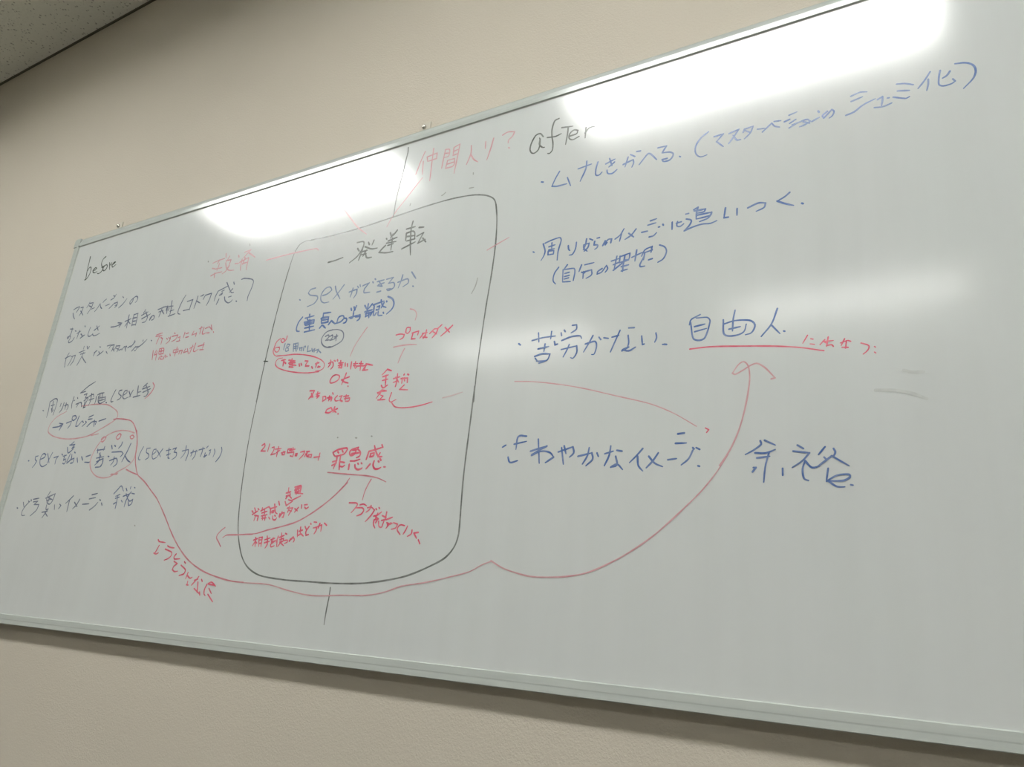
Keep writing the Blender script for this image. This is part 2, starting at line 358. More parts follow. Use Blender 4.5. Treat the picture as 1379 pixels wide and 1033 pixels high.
# ---------------------------------------------------------------- handwriting (millimetres: right, down from the panel's top left corner)
DATA = """@black marker word before written small in the top left corner|k|3.37
64,39.4 65.4,53.4 66.5,69 68.2,83.5 72.4,102.9 68.3,103.8
72.7,103.5 79.2,97.6 83.4,89.3 83.8,77.2 80.3,71.5 73.9,71.4 70.2,78.8
93.9,83.1 104.9,82.5 108.3,79.7 102.4,76.8 95.9,80.5 95.1,86 103.4,90.7 114.1,89.4
135.4,52.8 126.5,57.9 123.8,67.5 128.4,76.8 136.5,84.9 134.2,91.9 124.5,96.5 117.8,95.3
139.3,80.8 137.3,87.6 144.3,92.5 151.3,89 153.2,82 146.9,77 140.1,80.6
129.6,81 149.1,76.7
158.8,73.7 167.1,93.5
163.4,83.3 165.6,78.4 169.3,75.7
170,81.8 180.8,80.2 184.2,76.9 178.2,77 173.3,82.4 177.2,89 189.1,84.5
@thin dark blue katakana line at the upper left|n|2.95
57.1,182.1 67.4,179 80.3,177.4 77.1,184.4 72,191.8
58.4,191.8 64,200.4 72.7,209.1
86.7,181.3 97.6,181.2 96,191.5 89.5,202.6
90.1,190.2 105.5,203.6
120.4,171.9 117.7,179.6 112.8,185.3
121.4,175.5 136,175.3 133.2,188.4 122.7,202.8
121.5,181.4 135.3,187.8
136.3,192.2 147.8,190.6
152.4,201.1 160,194.4 164.5,187.4 167.1,183.1
167.1,183.1 173,192.6 180.1,198
178.3,181.4 181.7,178.1
183.3,177.5 189,175
193.4,192.5 208.1,190.4
208.8,180.1 220.2,175.8 225,167.9
215.5,170.1 221.9,173.1
210.7,202.1 221.7,194.9 227.5,190.2
228.2,191.8 238.8,190.1 239.6,198.5 232.8,203.1
232.2,197.9 239.6,197.2
254.5,178.9 259.1,182.4
249.9,206.2 261.5,199.6 274,187.1
299.5,189.3 298.8,198 292.9,204.5 289,198 297.3,190.8 309.6,186.9 315.9,191.5 315.7,198.9 310.8,202.7
@dark blue hiragana phrase with an arrow to the right|n|3.08
66.3,234.2 79.7,236
75.2,233.1 75.4,245.6 67.9,260 63.6,255.6 74.1,253.2 78.2,258.5 73.6,267.4 78.3,270.9 90.2,267.6 95.3,259.7
90.9,242 95.2,243.9
102.6,250.6 116.1,246.3
109.2,243.5 107.4,264.5
120.2,254.1 129.1,260.3 122.1,265.1 127.2,262.9 137.5,258.6
127.6,234.6 130.4,237.2
153.6,241.9 151.7,251.1 152,262 160.4,265.4 171.1,261.2
173,252.1 190.6,243.3
178.9,241.7 190,254.4
170.2,260.7 175.3,265.5 186.5,266 199,263
239.1,252.9 255.1,253.7 276.7,251.2
263.1,245.5 279,248.6 272.1,257.3 277.5,249.9 268.3,251.3
290,246.2 311.5,242.3
300.1,231.8 300.9,247.7 302.5,264.2
303.9,246.3 294.1,258.5
300.5,246.8 312.8,254.8
318.5,233 319.2,246.7 321,261.7
318.9,234 332.7,232.4 334.3,247.1 334.6,261.8
317.5,242.3 332.5,242.3
319.2,250.3 333.2,250.5
319.9,259 333.9,259.9
358.4,227.6 354.1,235.2
347.8,240.1 369.8,234.4
352.5,248.8 381,241
361.3,233.1 372.5,248.1 369.1,257.4 357.6,258.6
388.7,248.2 383.2,256.2 384.5,250.4 392,246.5 398.3,250.1 396.4,256.3 390.2,257.2
@dark blue kanji and bracketed words ending in a square bracket|n|2.69
405.3,234.4 432.8,230.6
410.2,240.8 425.6,239.2
419.8,231.6 417.7,241.5 414.8,253.4
417.6,236.2 431.1,248.8
422.1,230.7 436.7,232.1 435.9,240.7
437.4,230.4 440.2,249.2
444.2,236.7 443.5,241.9
449,219.9 451.1,236
438.4,233.2 448.5,233 457.6,233.9
452,234.4 453.1,254.6
448,256.8 470.9,254
450.2,245 463.5,243.5
493.2,213.9 486.1,225.8 479.3,247.3 481.1,254.8 489.1,257.7
503.8,230.7 521.5,228.8 519,239.6 517.2,252.6
497.1,250.8 516.5,250.3
536.1,223.5 535.1,233.6 531.6,250.9
533.9,233.7 548.6,241.1
545.5,225 550.4,224.8
549.3,224.2 555.1,223.1
560.9,224.9 557.9,230.4 556.1,234.3
562.2,225.1 579.9,223.8 577,238.5 571.4,250.4
599.9,222.3 628.7,215.4
599.9,222.3 595.1,233 593.8,243.9
612.2,224.9 619,223.2
606.6,232.8 615.5,228.3 614.3,231.9 606.8,233.5
622.2,206.4 636,224.7 644.1,233 650.5,233.4
645,224.5 636.9,231.5
643.9,209.3 647.1,214.9
608.1,241.4 603,253.5
624.6,239.4 628.7,248 640.6,255.2 648.3,253.4 651.3,250
637.3,241.8 645.6,241.2
663.8,254.7 665.9,255.9
666.7,207.3 674.2,206.3 698.9,212.6 705,218.3 703.4,232.7 697.8,249.6 698,259.7
@pale red kanji pair left of the box|p|3.06
560.8,150.7 577,147.7 596.6,146.5
581.4,146.8 576.7,154.6
597.8,135.1 600.8,145.3
562.8,163.3 571.2,165.7
583,155.8 582.1,164.2 579.8,172.1
573.5,167 594.7,167.5
563.6,181 576.8,177.8 597.8,177.5
574.5,176.3 576.4,187.7
612,144 604.1,156.3
603.8,152.8 618.8,153.6
618.9,153.9 616.1,165.4 610.1,176.3
603.5,157.9 610.2,171.2 619.9,178.1 635.4,180.6
617.9,167.4 609.5,177.9 599.4,182.9
640.6,147.8 643,152
634.5,165.8 646.1,166.8
658.6,155.6 663.9,158.3 660.4,161.8
648,165.4 674.1,159.1
654.5,159 654.5,172.6 656.6,185.1
661.6,162.1 659.6,172.2
674.5,160.3 674,174.5 674.3,187.3
658.4,170.2 673.7,169.4
657.6,143.9 676,142 668.6,147.3 658.9,156.5
670.2,146.8 693.7,162.2
@dark blue line of kanji and katakana on the third row|n|2.79
80.8,311.1 102,306.4
91.4,299 85.2,310.5 86.1,323.7 88.8,333.3 87.5,333.1
105.1,309.9 121.7,307.9 119.8,321.8 110.9,332.3
111,310.6 107.1,320.8 100.7,332.3
134.1,303.1 156.8,299.8
149,289.1 149,295.9
161.6,290.6 165.2,296.6
171.4,292.4 167.8,297.9
142.4,308.1 161.1,306.3
153.1,304.9 150.1,315.1 144.2,327.3 139.7,335.4
152.6,315.4 163.5,324.9 175.5,333.2
198.4,318.3 201.2,310.1 205.3,306
198.5,310.7 209,306.5
214.9,298.1 218.8,299.7
215.7,310 222.7,316.3 213.7,320.1 223,316.8 233.9,310.9
244.4,299.9 259.7,299.1 254.1,307.4
245.9,313.6 252.9,319.3
260.3,300.4 271.9,300.1 269.8,308.4 267,315.2
268.4,307.9 277.7,316.8
281.2,303.5 278.2,311.2
281.1,304.8 295.2,305.3 289,319.3
282.4,309.9 293.2,313.9
294.8,316.4 305.6,314.5
306.4,317.8 311.2,310.8 315.4,310.4 322.3,322.2
319.4,309.5 321.9,311.6
326.8,314.5 336.8,310.9
347.6,300 345.5,305
337.5,314 350.4,302.5
345.5,324.2 356.5,314.6
357.2,316.4 366.2,315.8 359.8,323.2
355.1,324.9 359.1,324.8
378.3,302.5 378.3,305.3
365.8,318 379.2,311.7 392,302.5
408.1,306.9 410.2,308.3
@small red notes in two rows at the upper left|q|2.66
422.3,296.5 442.4,294.3
421.5,299.8 443.3,300.3
434.8,301.2 429.4,317.9
440.5,304.5 447.5,308.3
447,307 446.5,321.1
461.7,309.5 465.9,312
468.7,308.2 471.9,310.8
475.1,307.3 473.8,315.6 463.8,322.2
484.5,300.1 488,301.7
480.1,307.4 498.4,306.1
498.1,307.4 493.6,315.6 481.8,319.1
501.2,312.9 507.5,311.5 507.2,319.8
498.7,321.2 510.1,321
520.2,303.2 519.1,315.5
524.6,307.1 533.3,306.4
526.4,315.8 536.3,315.3
549.5,304.9 545.6,312.7 558.6,311.1
559.5,309.6 559,317.4
565.6,301.8 575.7,299.1
571.3,297.7 570.8,314
580.4,300.6 578.3,312.1 581.1,315.7 591.9,313.6
585.6,303.7 596.8,301.2
596.2,300.8 608.7,310.1
602.3,298.3 608,310.9
593.7,314.6 600.7,315.1
424.6,332.7 428.9,354.4
435.6,333.3 432,343.7 440.9,342.4
439.4,336.1 441,356.5
445.8,331.5 460.6,332.3 462.8,343.9 448,343.2 445.8,331.5
453,332 454.5,342.9
446.5,337 461.3,337.5
451.7,356 451.2,351.9
453.5,349.2 457.5,355.5 467.9,356.7 468.4,351.3
457.1,348.9 461.7,351.1
470.5,348.2 474.5,354.3
476.7,350.9 479,353.1
486.4,347.7 488.9,352
495.5,340.2 510.8,339.3 511.7,346 496.7,345.6 495.5,340.2
505.8,334.6 504.8,344.4 503.5,354.6
519,343.6 516.3,351.2
515.7,344.6 525.9,344.1 524.3,352.1
535.7,342 530.8,349.9 543.4,348.5
541.4,342.7 548.4,355
549.7,342.7 559.2,339.3
557,336.5 552.4,354.5
564.9,333.2 562.6,349.7 567.3,352 577.7,348.2
575,341.5 593.4,339.7
591.7,335.9 590.4,347.7
582.4,349.9 594.6,350.8
613.5,314.5 614.6,316
@dark blue line with kanji and the bracketed word sex|n|2.81
47.1,437.4 51.6,438.9
68.3,418.6 72.6,443.3 72.1,456.2
68.3,418.6 86.9,412 98,415.6 99.4,434.6 97.2,452.3
82,417.9 85.6,431.7 88.6,445.4
77.8,428.4 92.6,426.9
82.6,435.1 88.8,444.5 93.1,439.5
118.4,426.3 117.8,433.4
130.1,425.4 128.8,438.7 121.3,448.4
140,427.1 141.1,442.3
135.2,433 147.9,431.3 152,436.9 149.3,443.8
165.3,414.2 164.1,430.8 167.6,441.7
168.4,424.1 172.2,422.7
181.4,433.1 199,430.2 203.2,433.1 206.3,441.2
191.2,432.1 186.2,440.5
180,417.2 182.6,419.7
187.2,407.2 211.6,393.6 236.4,384.5
191.3,406.7 207.9,404.7
204.4,413.1 214.8,410.5 212.2,420.8 223.3,420 209.4,427.5
214.6,426.2 215.6,444.5
224.5,422.7 214.1,444.4 221.8,442.4
225.5,418.4 240.9,414.6 245.5,421.9
232.7,412.1 236.2,429.7 232.5,440.7
229.5,427.5 248.2,424.7
255,421 256.7,431.4 255.4,438.2
257.8,417.8 266.5,415.1 281.6,414.7
263.7,421.7 267.6,434.1 276.7,439.1 292.7,434.4 289.7,424
266.5,415.1 271.9,431
276.2,415.1 279.1,431.6
268.2,425.5 289,425.6
268.3,432.4 288.4,430.7
298.5,438.3 300.6,439.5
323.3,411.6 318.6,421.4 315.1,433.7 317.1,438.4 324.3,438.4
346.8,414.6 337.8,415.5 337.5,421.3 349.6,428.3 347.6,433.1 338.3,436.5
355.8,427.1 367,422.3 366.2,416.8 357.5,418.1 355.5,429.6 363.2,435.6 375.2,433
373.8,419.5 384.9,433
387.7,418.3 379.3,433.3
402.8,410.5 407.2,433.2
405.7,424.9 417,424.2
394.1,434.6 417.6,432.5
432.2,407.5 421,414.7
420,418.7 443.9,415.2
424.2,426.5 448.4,420.5
429.9,411.4 442.8,429 437.9,435.9 431.2,436.1
@red closing bracket beside the dark blue line|q|3.07
451.2,407.7 458.6,415.8 455.5,426 446.3,435 436.2,441.4
@dark blue arrow and katakana inside a red oval|m|2.93
110.5,482.9 128.6,482.7 147.5,481.3
133.7,474.3 150,477.1 141.4,490.4 147.8,478.7 137.8,479.8
163,476.2 181.8,472.3 180.3,481.7 173.4,489
181.2,467.9 181.5,461 192.6,460.9 198.1,466.5 188.9,471.9 181.2,467.9
207.4,462.9 205,472.2 203.4,485.7 211.4,486.3 222.5,475.9
225.1,475.2 231,479.1
238.7,477 242.7,479.8 229.5,488.3
247.5,468.3 263.2,464.3
246.8,473 262.1,472.7
249,489.5 261.6,481.1 271.5,478.4
265.1,479.7 280.5,479.9 279.2,486.5
272.2,476.8 275.7,491.3
289.3,480 313.8,476
@pale red oval around the arrow and katakana|p|2.88
342,458.5 351.6,465.8 354.4,475.9 344.3,483.4 321.3,492.5 295.4,501.6 266.2,510.7 228.5,514.4 191,514.3 150.7,510 116.8,502 96.2,491.2 95.4,477 111.9,460.4 151,447.4
206.1,439.4 263.1,439.7 309.5,445.1 342,458.5
274.8,511.2 300.7,508.9
@red curve running down from the oval to the bottom of the board|q|2.66
342.7,479.7 355.8,479.3 385.9,482.7 410.1,488.7 426.7,501.8 440,520 449.9,542.4 452.2,561.1
436.2,510.3 446.3,534.4 451,558 457,576.7 470.4,598.4 476.4,604.7 503.4,618.9 528.6,635.6 553.2,652 573,669.1
573.1,669.4 593.7,689.2 617.9,714.1 640.1,734.2 661.7,750.6 686.6,765.8 710.5,776.2 735.2,784.4 762.7,790.4 791.1,795 816.4,797.7 840.4,798.3
@short red tick where the curve meets the name circle|q|2.92
431.9,591.4 451.8,597.8 473.5,603.4
@dark blue line with the word sex and kanji on the lower left|m|2.92
46.3,557.7 49.8,558.4
82.9,548 72.7,549.3 74.2,555.4 82.8,560.1 78.9,567.6 71.7,574.8
95.2,557.1 111.3,552.7 114.5,546.8 103.8,543.7 95.7,552 100.5,567.6 112.8,574 128.8,569.5
120.9,544.5 136.9,566.5
139.7,542.8 133.8,555.3 129,567
151.1,555.2 166.6,552.5 161.3,559.9 161.8,570
179.2,548 183.4,550.7
186.1,553.3 199.7,551.4
192.3,551.1 192,562.8 200.7,559.8
192.3,569.5 200,570.6 202.3,563.2
206.9,566.7 212.8,548.7
194.2,533.6 202.6,546.6 208.3,545.1 219.4,538.2
214.8,522 203.7,529 220.5,528.2 213.1,537 221.8,534.1
200.7,528.8 220.9,529
208.4,570.1 221.2,560.7 219.4,550.7
219.5,563.1 232,559.5 233,567.8
223,570.7 231.1,569.6
227.3,546 231,547.9
243.6,560 249.6,570
259.2,557.4 267.2,565.9
276.1,558.1 292.7,555.2
276.1,570.3 293,571.4 296.2,569.5
311.7,545.9 338.6,544.8
312.9,543.5 315.6,551.7
336.1,539 334.8,546.5
323.2,553.7 331.1,559.7
316.5,563.1 342.2,561
325.2,552.2 328.1,568.3 316.3,578.3
320,571.2 341.3,564.9 343,575.3 335.7,583
321.2,583.2 340.4,581.5 343,572.1
356.7,560.8 361,561.8
360.2,537.8 365.1,545.3
370.9,538.4 375.1,540.5
395.6,532.5 394.3,538.8 386.8,545.5
367.1,552.5 401.5,553.3 408.3,557.6 400.8,564.3
366,570.7 389.1,566.9 394.6,577.3 384.7,584.4
379.9,563.4 380.2,573.6 374,580.4
426.5,536.8 421.2,551.9 410.1,574.8
414.7,561 429.3,572.5 439.8,576.7
@dark blue bracketed phrase beginning with the word sex|m|2.38
472.3,546.3 467.3,555.6 464,569.3 468,573.3 471.9,572.7
495.5,550.1 484.8,550.3 485.7,558 495.6,563 496.7,569.2 488.1,573.4
506.8,564.3 516.6,558.7 515.8,553.4 507.9,554.5 507.6,566.6 512.9,573.2 523.7,570.3
520.3,555.9 536,570.1
537.1,553.6 524.1,569.6
549.1,558 563.5,556.4
553.5,567.1 565.3,564.7
556.6,553.1 558.9,571.1
559.4,572.6 564.1,574.3
569.1,556 579.2,553.5 574.7,562.2 583.3,564 583.6,571.4 573,576.9
599.2,561.1 617.4,559 619,567.1 615.9,580.8
608.6,551.3 608.4,565.2 599.6,575.3
626.3,566 640.7,563.1 641.1,571 635.2,579.4
632.4,561.2 628.5,572.6
642.4,561.7 644.4,564
648.8,561.3 665.3,559.2
659.2,556.7 659.6,564.7 657.4,574.6
673.7,555.3 670.3,558
667.2,575 674.9,572.5 668.7,576.5 669.2,568
679.7,564.2 683.5,562.9
683.6,566.5 681.3,572.8
693.7,562 696.6,567.8 694.2,576.9
712.7,559.4 715.7,565.9 712.9,577 704.5,586.5
@pale red loop around the kanji name on the lower left|p|2.75
429.1,514.6 406.8,509.3 377.4,506.7 349.9,509.9 324.8,519.8 307.8,536.8 298.4,555.8 297.3,571.9 306.5,586.7 327.1,600.1 353.6,606.4 381.6,604.8 405.6,594.8 429.9,586.4 443.9,577.7 450.2,568.7 449.2,547
382.6,601 407,598.2
384.5,599.5 405.5,600.9
@three small red rings above the kanji name|q|3.10
316.2,521.7 323.7,517.3 332.3,518.6 329.3,524.1 321.6,528.1 316.2,521.7
369.5,519.1 377.6,513.4 384.3,515.9 382,523 374,525 368.8,520.7 373.1,515.3
417.2,521.5 424.6,519.1 432.1,523.5 426.5,527.1 419.1,524.3 418.9,520.6
@dark blue katakana phrase on the bottom row at the left|n|2.91
55.4,665.9 59.2,667.1
75.6,653.9 85.3,666.5
102.1,651.8 88.2,663.2 81.3,674.8 84.7,683 97,683.1
105,648.5 107.8,651
95.5,650.9 98.4,653.4
113.8,647.8 136.2,645.7
116.7,653.6 134.1,652.2 122.8,659.5 142.3,659.7 139.2,671.1 119.2,684.8
162.2,646.1 195.6,636.9
174.1,631.6 169.3,639.7 167.4,647.8 175.2,657.6
195.6,636.9 192.5,651.4 184.8,659.3 171.5,655.9
171.7,644.6 190.3,649.7
172,651.1 186.5,648.1
176,641.4 176.6,654.4
173.9,660.8 175.8,670.5 184.5,670.6
162.8,676.9 183.6,674.6
183.7,669 176.8,678.6 168.9,689
174.6,677 188.6,685.8
204.5,661.2 208.9,671.6
223.7,659.8 230.1,663 224.1,669.3
267.5,642.6 257.3,650.7 245.6,658.4
257,649.9 257.7,663.3 258,675.9
278,656.5 291.9,666
294.3,650.4 287.4,662.1 276.2,670.5
309.1,661 332.2,660.2
334.7,641.7 353.2,639
328.3,650.1 350.4,647.7
366.7,652.2 370,653.8
339.2,673 353.1,665.8 362.5,657.5
375.7,659.2 379.4,663.8
@dark blue kanji pair right of the bottom left phrase|m|2.69
410.5,640.8 420.7,631.9 429.3,625.3 441.1,636.1
419,646.2 432.4,642.4
419.4,650.3 432.2,647.9
425.7,644.1 426.8,656.1 427.2,671
417.9,661.7 426.3,657.9
441.2,654.8 445.6,657.8
447.4,630.2 452.4,635.6
444.1,646.6 464.2,641.7
463.9,641 457.2,655 455.6,668
451.9,641.5 462.8,653.6
462.2,627.5 461.6,632
474.4,629.3 477.2,630.4
467.6,638.1 458.9,646.9
470,641.1 480.2,642.3
462.5,652.9 470.1,656.7 478.3,653.1 477.5,661.9 469.2,665.5 465,657.3
@red slanted katakana and hiragana note under the curve|r|2.76
586.8,730.5 590.9,733.8 609.9,735.7
593.8,741 589.7,748.6 585.8,756.1
582.6,755.2 589.4,757 596.3,754.6
618.4,741.3 626.3,743.9 639.1,745
614.1,747.4 634.9,753.1 635.7,758.4 629,763.9 617.8,767.5
648.6,755.7 644.1,760.9 646.4,764.6 662,763.8
646.8,768.8 657.6,772.5 649,778 647,783.3 654.1,786.8 663.2,785.7
676.2,768.7 680.2,771.2
669,775 683.7,782.8 682.2,789.3 669.4,793.3
692.8,787.3 689.3,798.1
692.4,792.2 701.1,796.8 706.6,794.9
696.8,802.3 696.5,808.7
699.9,808.6 695.1,808.2
724.1,793 718.2,799.6 709,808.5
714.2,799.8 722.5,797.5
732.6,797.8 735.6,800.8
724.8,802.5 727.2,815 727.9,820
717.8,813.6 735.5,822.2
734.3,818.5 736.5,824
749.8,805.3 745.8,814.2 747.2,821.7 750.8,824
752.3,804 760.2,801.1 772.8,807.5
753.5,804.5 771.5,806.3
756.8,811.9 765.8,820.2
756.9,821.5 773.2,833.4
@large black kanji heading at the top of the box|k|3.24
906.6,214.1 923.6,213.4 943,210.8
972.9,186.1 989.2,188.1 989.3,199.7 979.6,214.7 961.7,225.4
976.5,199 981.6,205.3
1014,189.7 1010.9,198.8
1001.3,191.5 1004.3,196.6
994.4,199 1011.4,206.8 1024.9,207.8
984.7,208.6 1002.2,207.6
989.1,204.1 983.6,224.3
999,207 992.8,218.1
986.9,214.3 1000.3,213.9
998.3,213.9 1003,222.7 1014.6,224.1
1043.3,192.3 1044.7,194.3
1050.7,182.4 1053.8,189.2
1066.3,180.5 1060.5,187.1 1055.2,191.3
1048.5,198.6 1068.7,195
1057.4,186.5 1053.6,193.5
1045.1,202.2 1067.2,203.3
1049,207.4 1061.8,206.5
1057.7,194.4 1058,218.7
1043.8,206.3 1036.7,211.9 1030.7,217.6 1046.5,221.6 1063.5,222.4
1099.9,170.1 1098.2,183.9 1100.5,210.2 1104.8,237.3
1087.4,183 1106.6,182.3
1088.7,191.4 1089.2,206.1
1088.7,191.4 1105.2,191.5 1109.6,206.9 1091.4,207.4
1089.9,198.5 1107.5,200
1082.9,221.1 1111.5,213.3
1115.8,186 1126.5,187.5
1113.7,202.7 1128.1,198.1
1127.3,198.8 1117.8,217.1 1133.2,212.7
1127,208.9 1135.3,218.2
@blue line starting with the word sex inside the box|c|2.75
847.6,280.6 850.6,282.5
885.6,263.2 873.3,264.5 868.4,270.8 874.6,275.9 893.4,280.9 895.9,286.3 889.1,295.2 871.9,299.1
907.4,282.2 918.2,281 929.1,274.8 924,268 913,268.2 904.1,278.7 905.1,290.7 913.3,297.6 926.8,298.1
936.2,268.1 940.9,278.8 953.5,296.1
958.1,268.9 947.6,281.8 935.7,294
973.5,286.1 991.7,283.3 992.1,291.1 986.8,299.9
981.6,279.7 980,289.1 977.9,296.5
991.7,277.5 994.7,280.9
997.2,275.5 999.1,279.7
1004.7,278.8 1019,275.4 1009.6,286.3 1009.8,293.1 1023.7,294.4
1026.9,274.9 1028.4,277.1
1031.2,269.9 1033.1,271.6
1037.4,276.7 1052.9,275.6
1040.8,283 1054,281.5
1040.6,275.3 1050.6,287.5 1038.9,284.6
1040,297.1 1048.9,296.7
1058.5,275.6 1073.7,274.5 1064.4,284.2 1076.7,285.4 1078.2,294.1 1065.8,298.5 1061.9,295.1 1071.9,295.8
1085.5,286 1106.6,283.1 1108.9,290.9 1098.1,296.5
1094.2,273.5 1091.9,285.2 1087.8,297.2
1113.2,271.2 1124.4,285.7
1119.7,298.9 1121.1,299.8
@bold blue bracketed kanji line inside the box|b|3.39
865,319.3 856.6,329 854.3,340.5 856.8,345.8 863.5,347.3
872.8,322.4 895,320.7
882.6,316 884,322.1
878.3,324.2 881.8,328.7
872.1,330.2 896.8,328.8
872.1,330.2 876.1,336.7 897.1,335.7 897,329.8
874.1,333.5 896.4,332.7
885.2,327.2 889.1,349.2
876.3,342.6 898.5,341.7
876.9,350.5 902.7,349.5
918,319.3 936.4,320
918,319.3 918.8,328.1 929.6,327.7
914.2,329.4 933.4,328.3
916.3,327.7 917.2,337.6 933.1,337.9 932.4,329.1
918.6,332.9 932,332.9
917.4,338.6 934.5,339
919.6,342.7 914.6,347.8
922.3,344.1 929.6,349.9
935.6,344 941.3,337.1 951.2,344.3
951.2,344.3 965,342.4 972.1,336.8 968.6,331.5 958.3,332.9 955.7,343
972.1,336.8 978.3,338.6 977.3,345.1 971.7,346.2
984.9,319.7 986.9,323.8
991.5,317.8 995.1,324.1
997.1,316.8 992.3,327.4
983.9,337.5 1008.8,335.5
992.7,329.4 992.2,338.7 986.7,339.8
1008.8,335.5 1009.1,343.1 1004,346.1
999,337.8 1010.6,338.6
1017,318.9 1023.1,327.3
1024.6,317.2 1024.5,328.5
1033.9,318.7 1026.4,326.9
1019.4,331.5 1036.1,330.2
1024.5,328.5 1022.4,341.3 1036,335.8
1021.3,335.5 1036.8,334.1 1033.6,341
1027.9,334.6 1030.9,344.3
1036.6,321 1060.3,317.2
1039.2,323.3 1040.5,342
1046.5,326.2 1051.8,325.2 1050.9,332.5 1045.2,331.6
1053.2,314.2 1058.6,326.2 1067,330.3
1060.8,320.1 1055.9,329.5
1066,318.1 1066.9,319.8
1046.3,337.3 1043.7,341.6
1050.5,336.1 1051.7,342.8 1060.7,344.1
1062,338.7 1063.4,340.8
1067.8,310.1 1078.8,316.4 1083.7,326.4 1080.9,335.2 1070.4,343.1
@circled small black number note inside the box|n|2.42
948.9,355.7 932.8,358.9 924.7,371.1 931,383.3 946.5,389 964.7,385.6 977,377.9 975.4,364.6 963.5,357.7 948.9,355.7
945.1,387.9 954.8,389
933.3,366.6 940.1,364.6 942.1,368.7 935,374.4 944.6,374.6
944.4,368 949.9,365.9 951.9,369.9 946.1,375.8 954.2,374.9
955.6,370.4 963.6,369.6
960.6,366.4 960.8,378.6
959.4,371.9 956.4,374.3
@small blue note beginning with 18 inside the box|c|2.52
831.4,367.8 830.1,379.7
838.6,369.4 836.9,374.4 841.7,377.9 843.8,382.6 837.3,383.5 835.1,378.6 843.5,373.7 844.8,370.9 838.6,369.4
854.3,370.7 857.2,386.3
854.5,371.4 865.7,370.6 866.9,379.5 865,387.3
855.8,376.7 867.2,376.6
856.7,380.5 867.1,380.3
860,370.6 862.7,385.5
870.8,380 874.2,386.2
873.1,381.7 878.6,380.9 878.2,387.4
883.1,380 883,387.5
885.6,378.9 887.1,381.3
893.3,379.9 894,390.7 903.1,390.4
904,386.2 907.3,392.3 909.9,387.6
911.6,387.1 911.2,393.5
914.3,391 921.3,389.7 919,395.8
921.8,391.9 928.4,396.9
@red symbol and curl joining the red oval|r|2.34
833.4,352.5 832.2,359.3 823.8,364.6 818.5,359.5 821.6,356.2 828.3,359.3 826.7,364.5
816.5,355.5 807.9,360.4 803.9,371.8 803,379.9 807.9,387.1 815.8,391
818,372.8 807.2,373 805.7,376.5 810.4,381.5 816.3,381.5 818.8,375.9 815.9,372.6
@red oval around the small bold red note|r|2.31
815.6,390.2 839.3,391.5 862.4,392.3 889.8,396.7 913.4,403 933.4,411.6 942.3,419.6 941.5,427.8 930.8,432.2
931,433 905.6,432.7 873,428.3 844.9,421.8 823.6,413.8 815.2,405.6 819.3,397.3 832.6,395.9
923.5,431.5 933.4,431.8
@small bold red note inside the red oval|r|3.06
830.9,400.8 841.5,400.5
836.3,399.2 837.1,412.4
838.7,404.6 843.4,408
849.6,402.2 867.5,405.6
851.1,408.1 868.4,409.3
857.7,400.2 859.1,409.7
853.7,411.3 871.7,415
854.2,405.6 866.1,407.6
853.9,415.6 864.9,418.2
861,409.9 862,417.9
878.6,412.6 880.6,417.1
883.2,412.4 886,416.2
892.5,408.4 900.3,410 896.1,415.9 895.9,418.7 904.4,419.6
912.2,421.9 914.7,425
920.2,417.1 928.1,415.9
924.2,414.8 921.8,424.3
928.6,422.3 927.2,424.2 932.6,424.1
@red phrase above OK inside the box|r|2.85
952.2,420 961.5,418.2 964.1,426.1 960,431.4
956.3,414.2 956.9,421.2 952.8,427
964.5,415.8 968.4,417.6
972.3,415.3 973.3,417.5
976.3,421.9 987.7,422.5
980.6,417.6 981.6,426.6 978.1,430.3
976.5,426.7 985.6,425 985.3,431.8 978.1,430.3
980,423 984.6,428.3
992.2,423.7 993.4,429.3
997.8,425.7 998.8,430.5
1006.7,423.2 1007,436.2
1011.7,427.2 1021.9,427.6
1016,423.6 1015.6,434.4
1012.4,430.6 1022,432.4 1017.6,435.9
1025.3,428 1034,429.6
1028.8,424.4 1029.5,441.2
1024.5,432.6 1032.9,432.9
1034.7,433.7 1044.4,432.1
1040.7,430.4 1056.3,434.7
1042.7,431.9 1034.6,441.7
1034.6,441.7 1047,441.7
1040.1,435.7 1038.6,440.8
@larger red OK with a full stop|r|2.85
973.9,443.3 967.4,445.6 963,453.4 965,457.4 973.3,457.1 982.7,452.6 983.6,446.6 977.4,443.6 973.9,443.3
998.7,442.7 996.2,451.2 991.8,462.9
1007,450.3 989.9,454 997.7,458.8 1006.8,461.6
1007,467 1008,467.6
@small red line between the two OKs|r|2.85
918.2,467.6 929.6,468 926.1,474.5 918.1,482.7
923,472.9 928.3,480.1
921.9,479.6 927.2,479.4
935.2,475.3 943.8,474
937.9,471.4 939.5,482.4
936,478.8 943,478.7 938.6,482.4
951.6,481.5 958.6,481.4 960.5,486.2 953.4,489.7 952.9,483.6
963.6,484.5 972.9,483.3
968,480.9 967.4,490.2
969.5,487.7 974.2,485.4 973.6,490.7
973.9,476 976.2,478.9
986.4,482.4 981.5,487.3 984.1,491.5 990.9,491.4
991.9,484.2 997.7,483.4
996.3,484.6 994.2,491.1 999.8,493.5
1001.4,485.1 1013.1,484.7
1004,489.2 1015.7,488.9 1015,494.1 1006.7,494.1
1006.9,482.9 1006.2,492.1
@smaller red ok with a full stop|r|2.80
976.2,502.8 966.6,506.1 965,510.6 973,511.8 980.9,508.5 976.2,502.8
984.6,502.2 982.4,511.9
991.4,506 982.4,507.9 990.2,512.5
994.5,515 995.3,515.6
@red katakana phrase inside the box at the right|r|2.64
1098.3,385.4 1107,384.9 1116,386.8 1114.5,391.9 1107.9,395
1118.4,382.5 1119.6,375.3 1126.7,375.6 1127,382.3 1122.8,385.7 1118.6,383.8
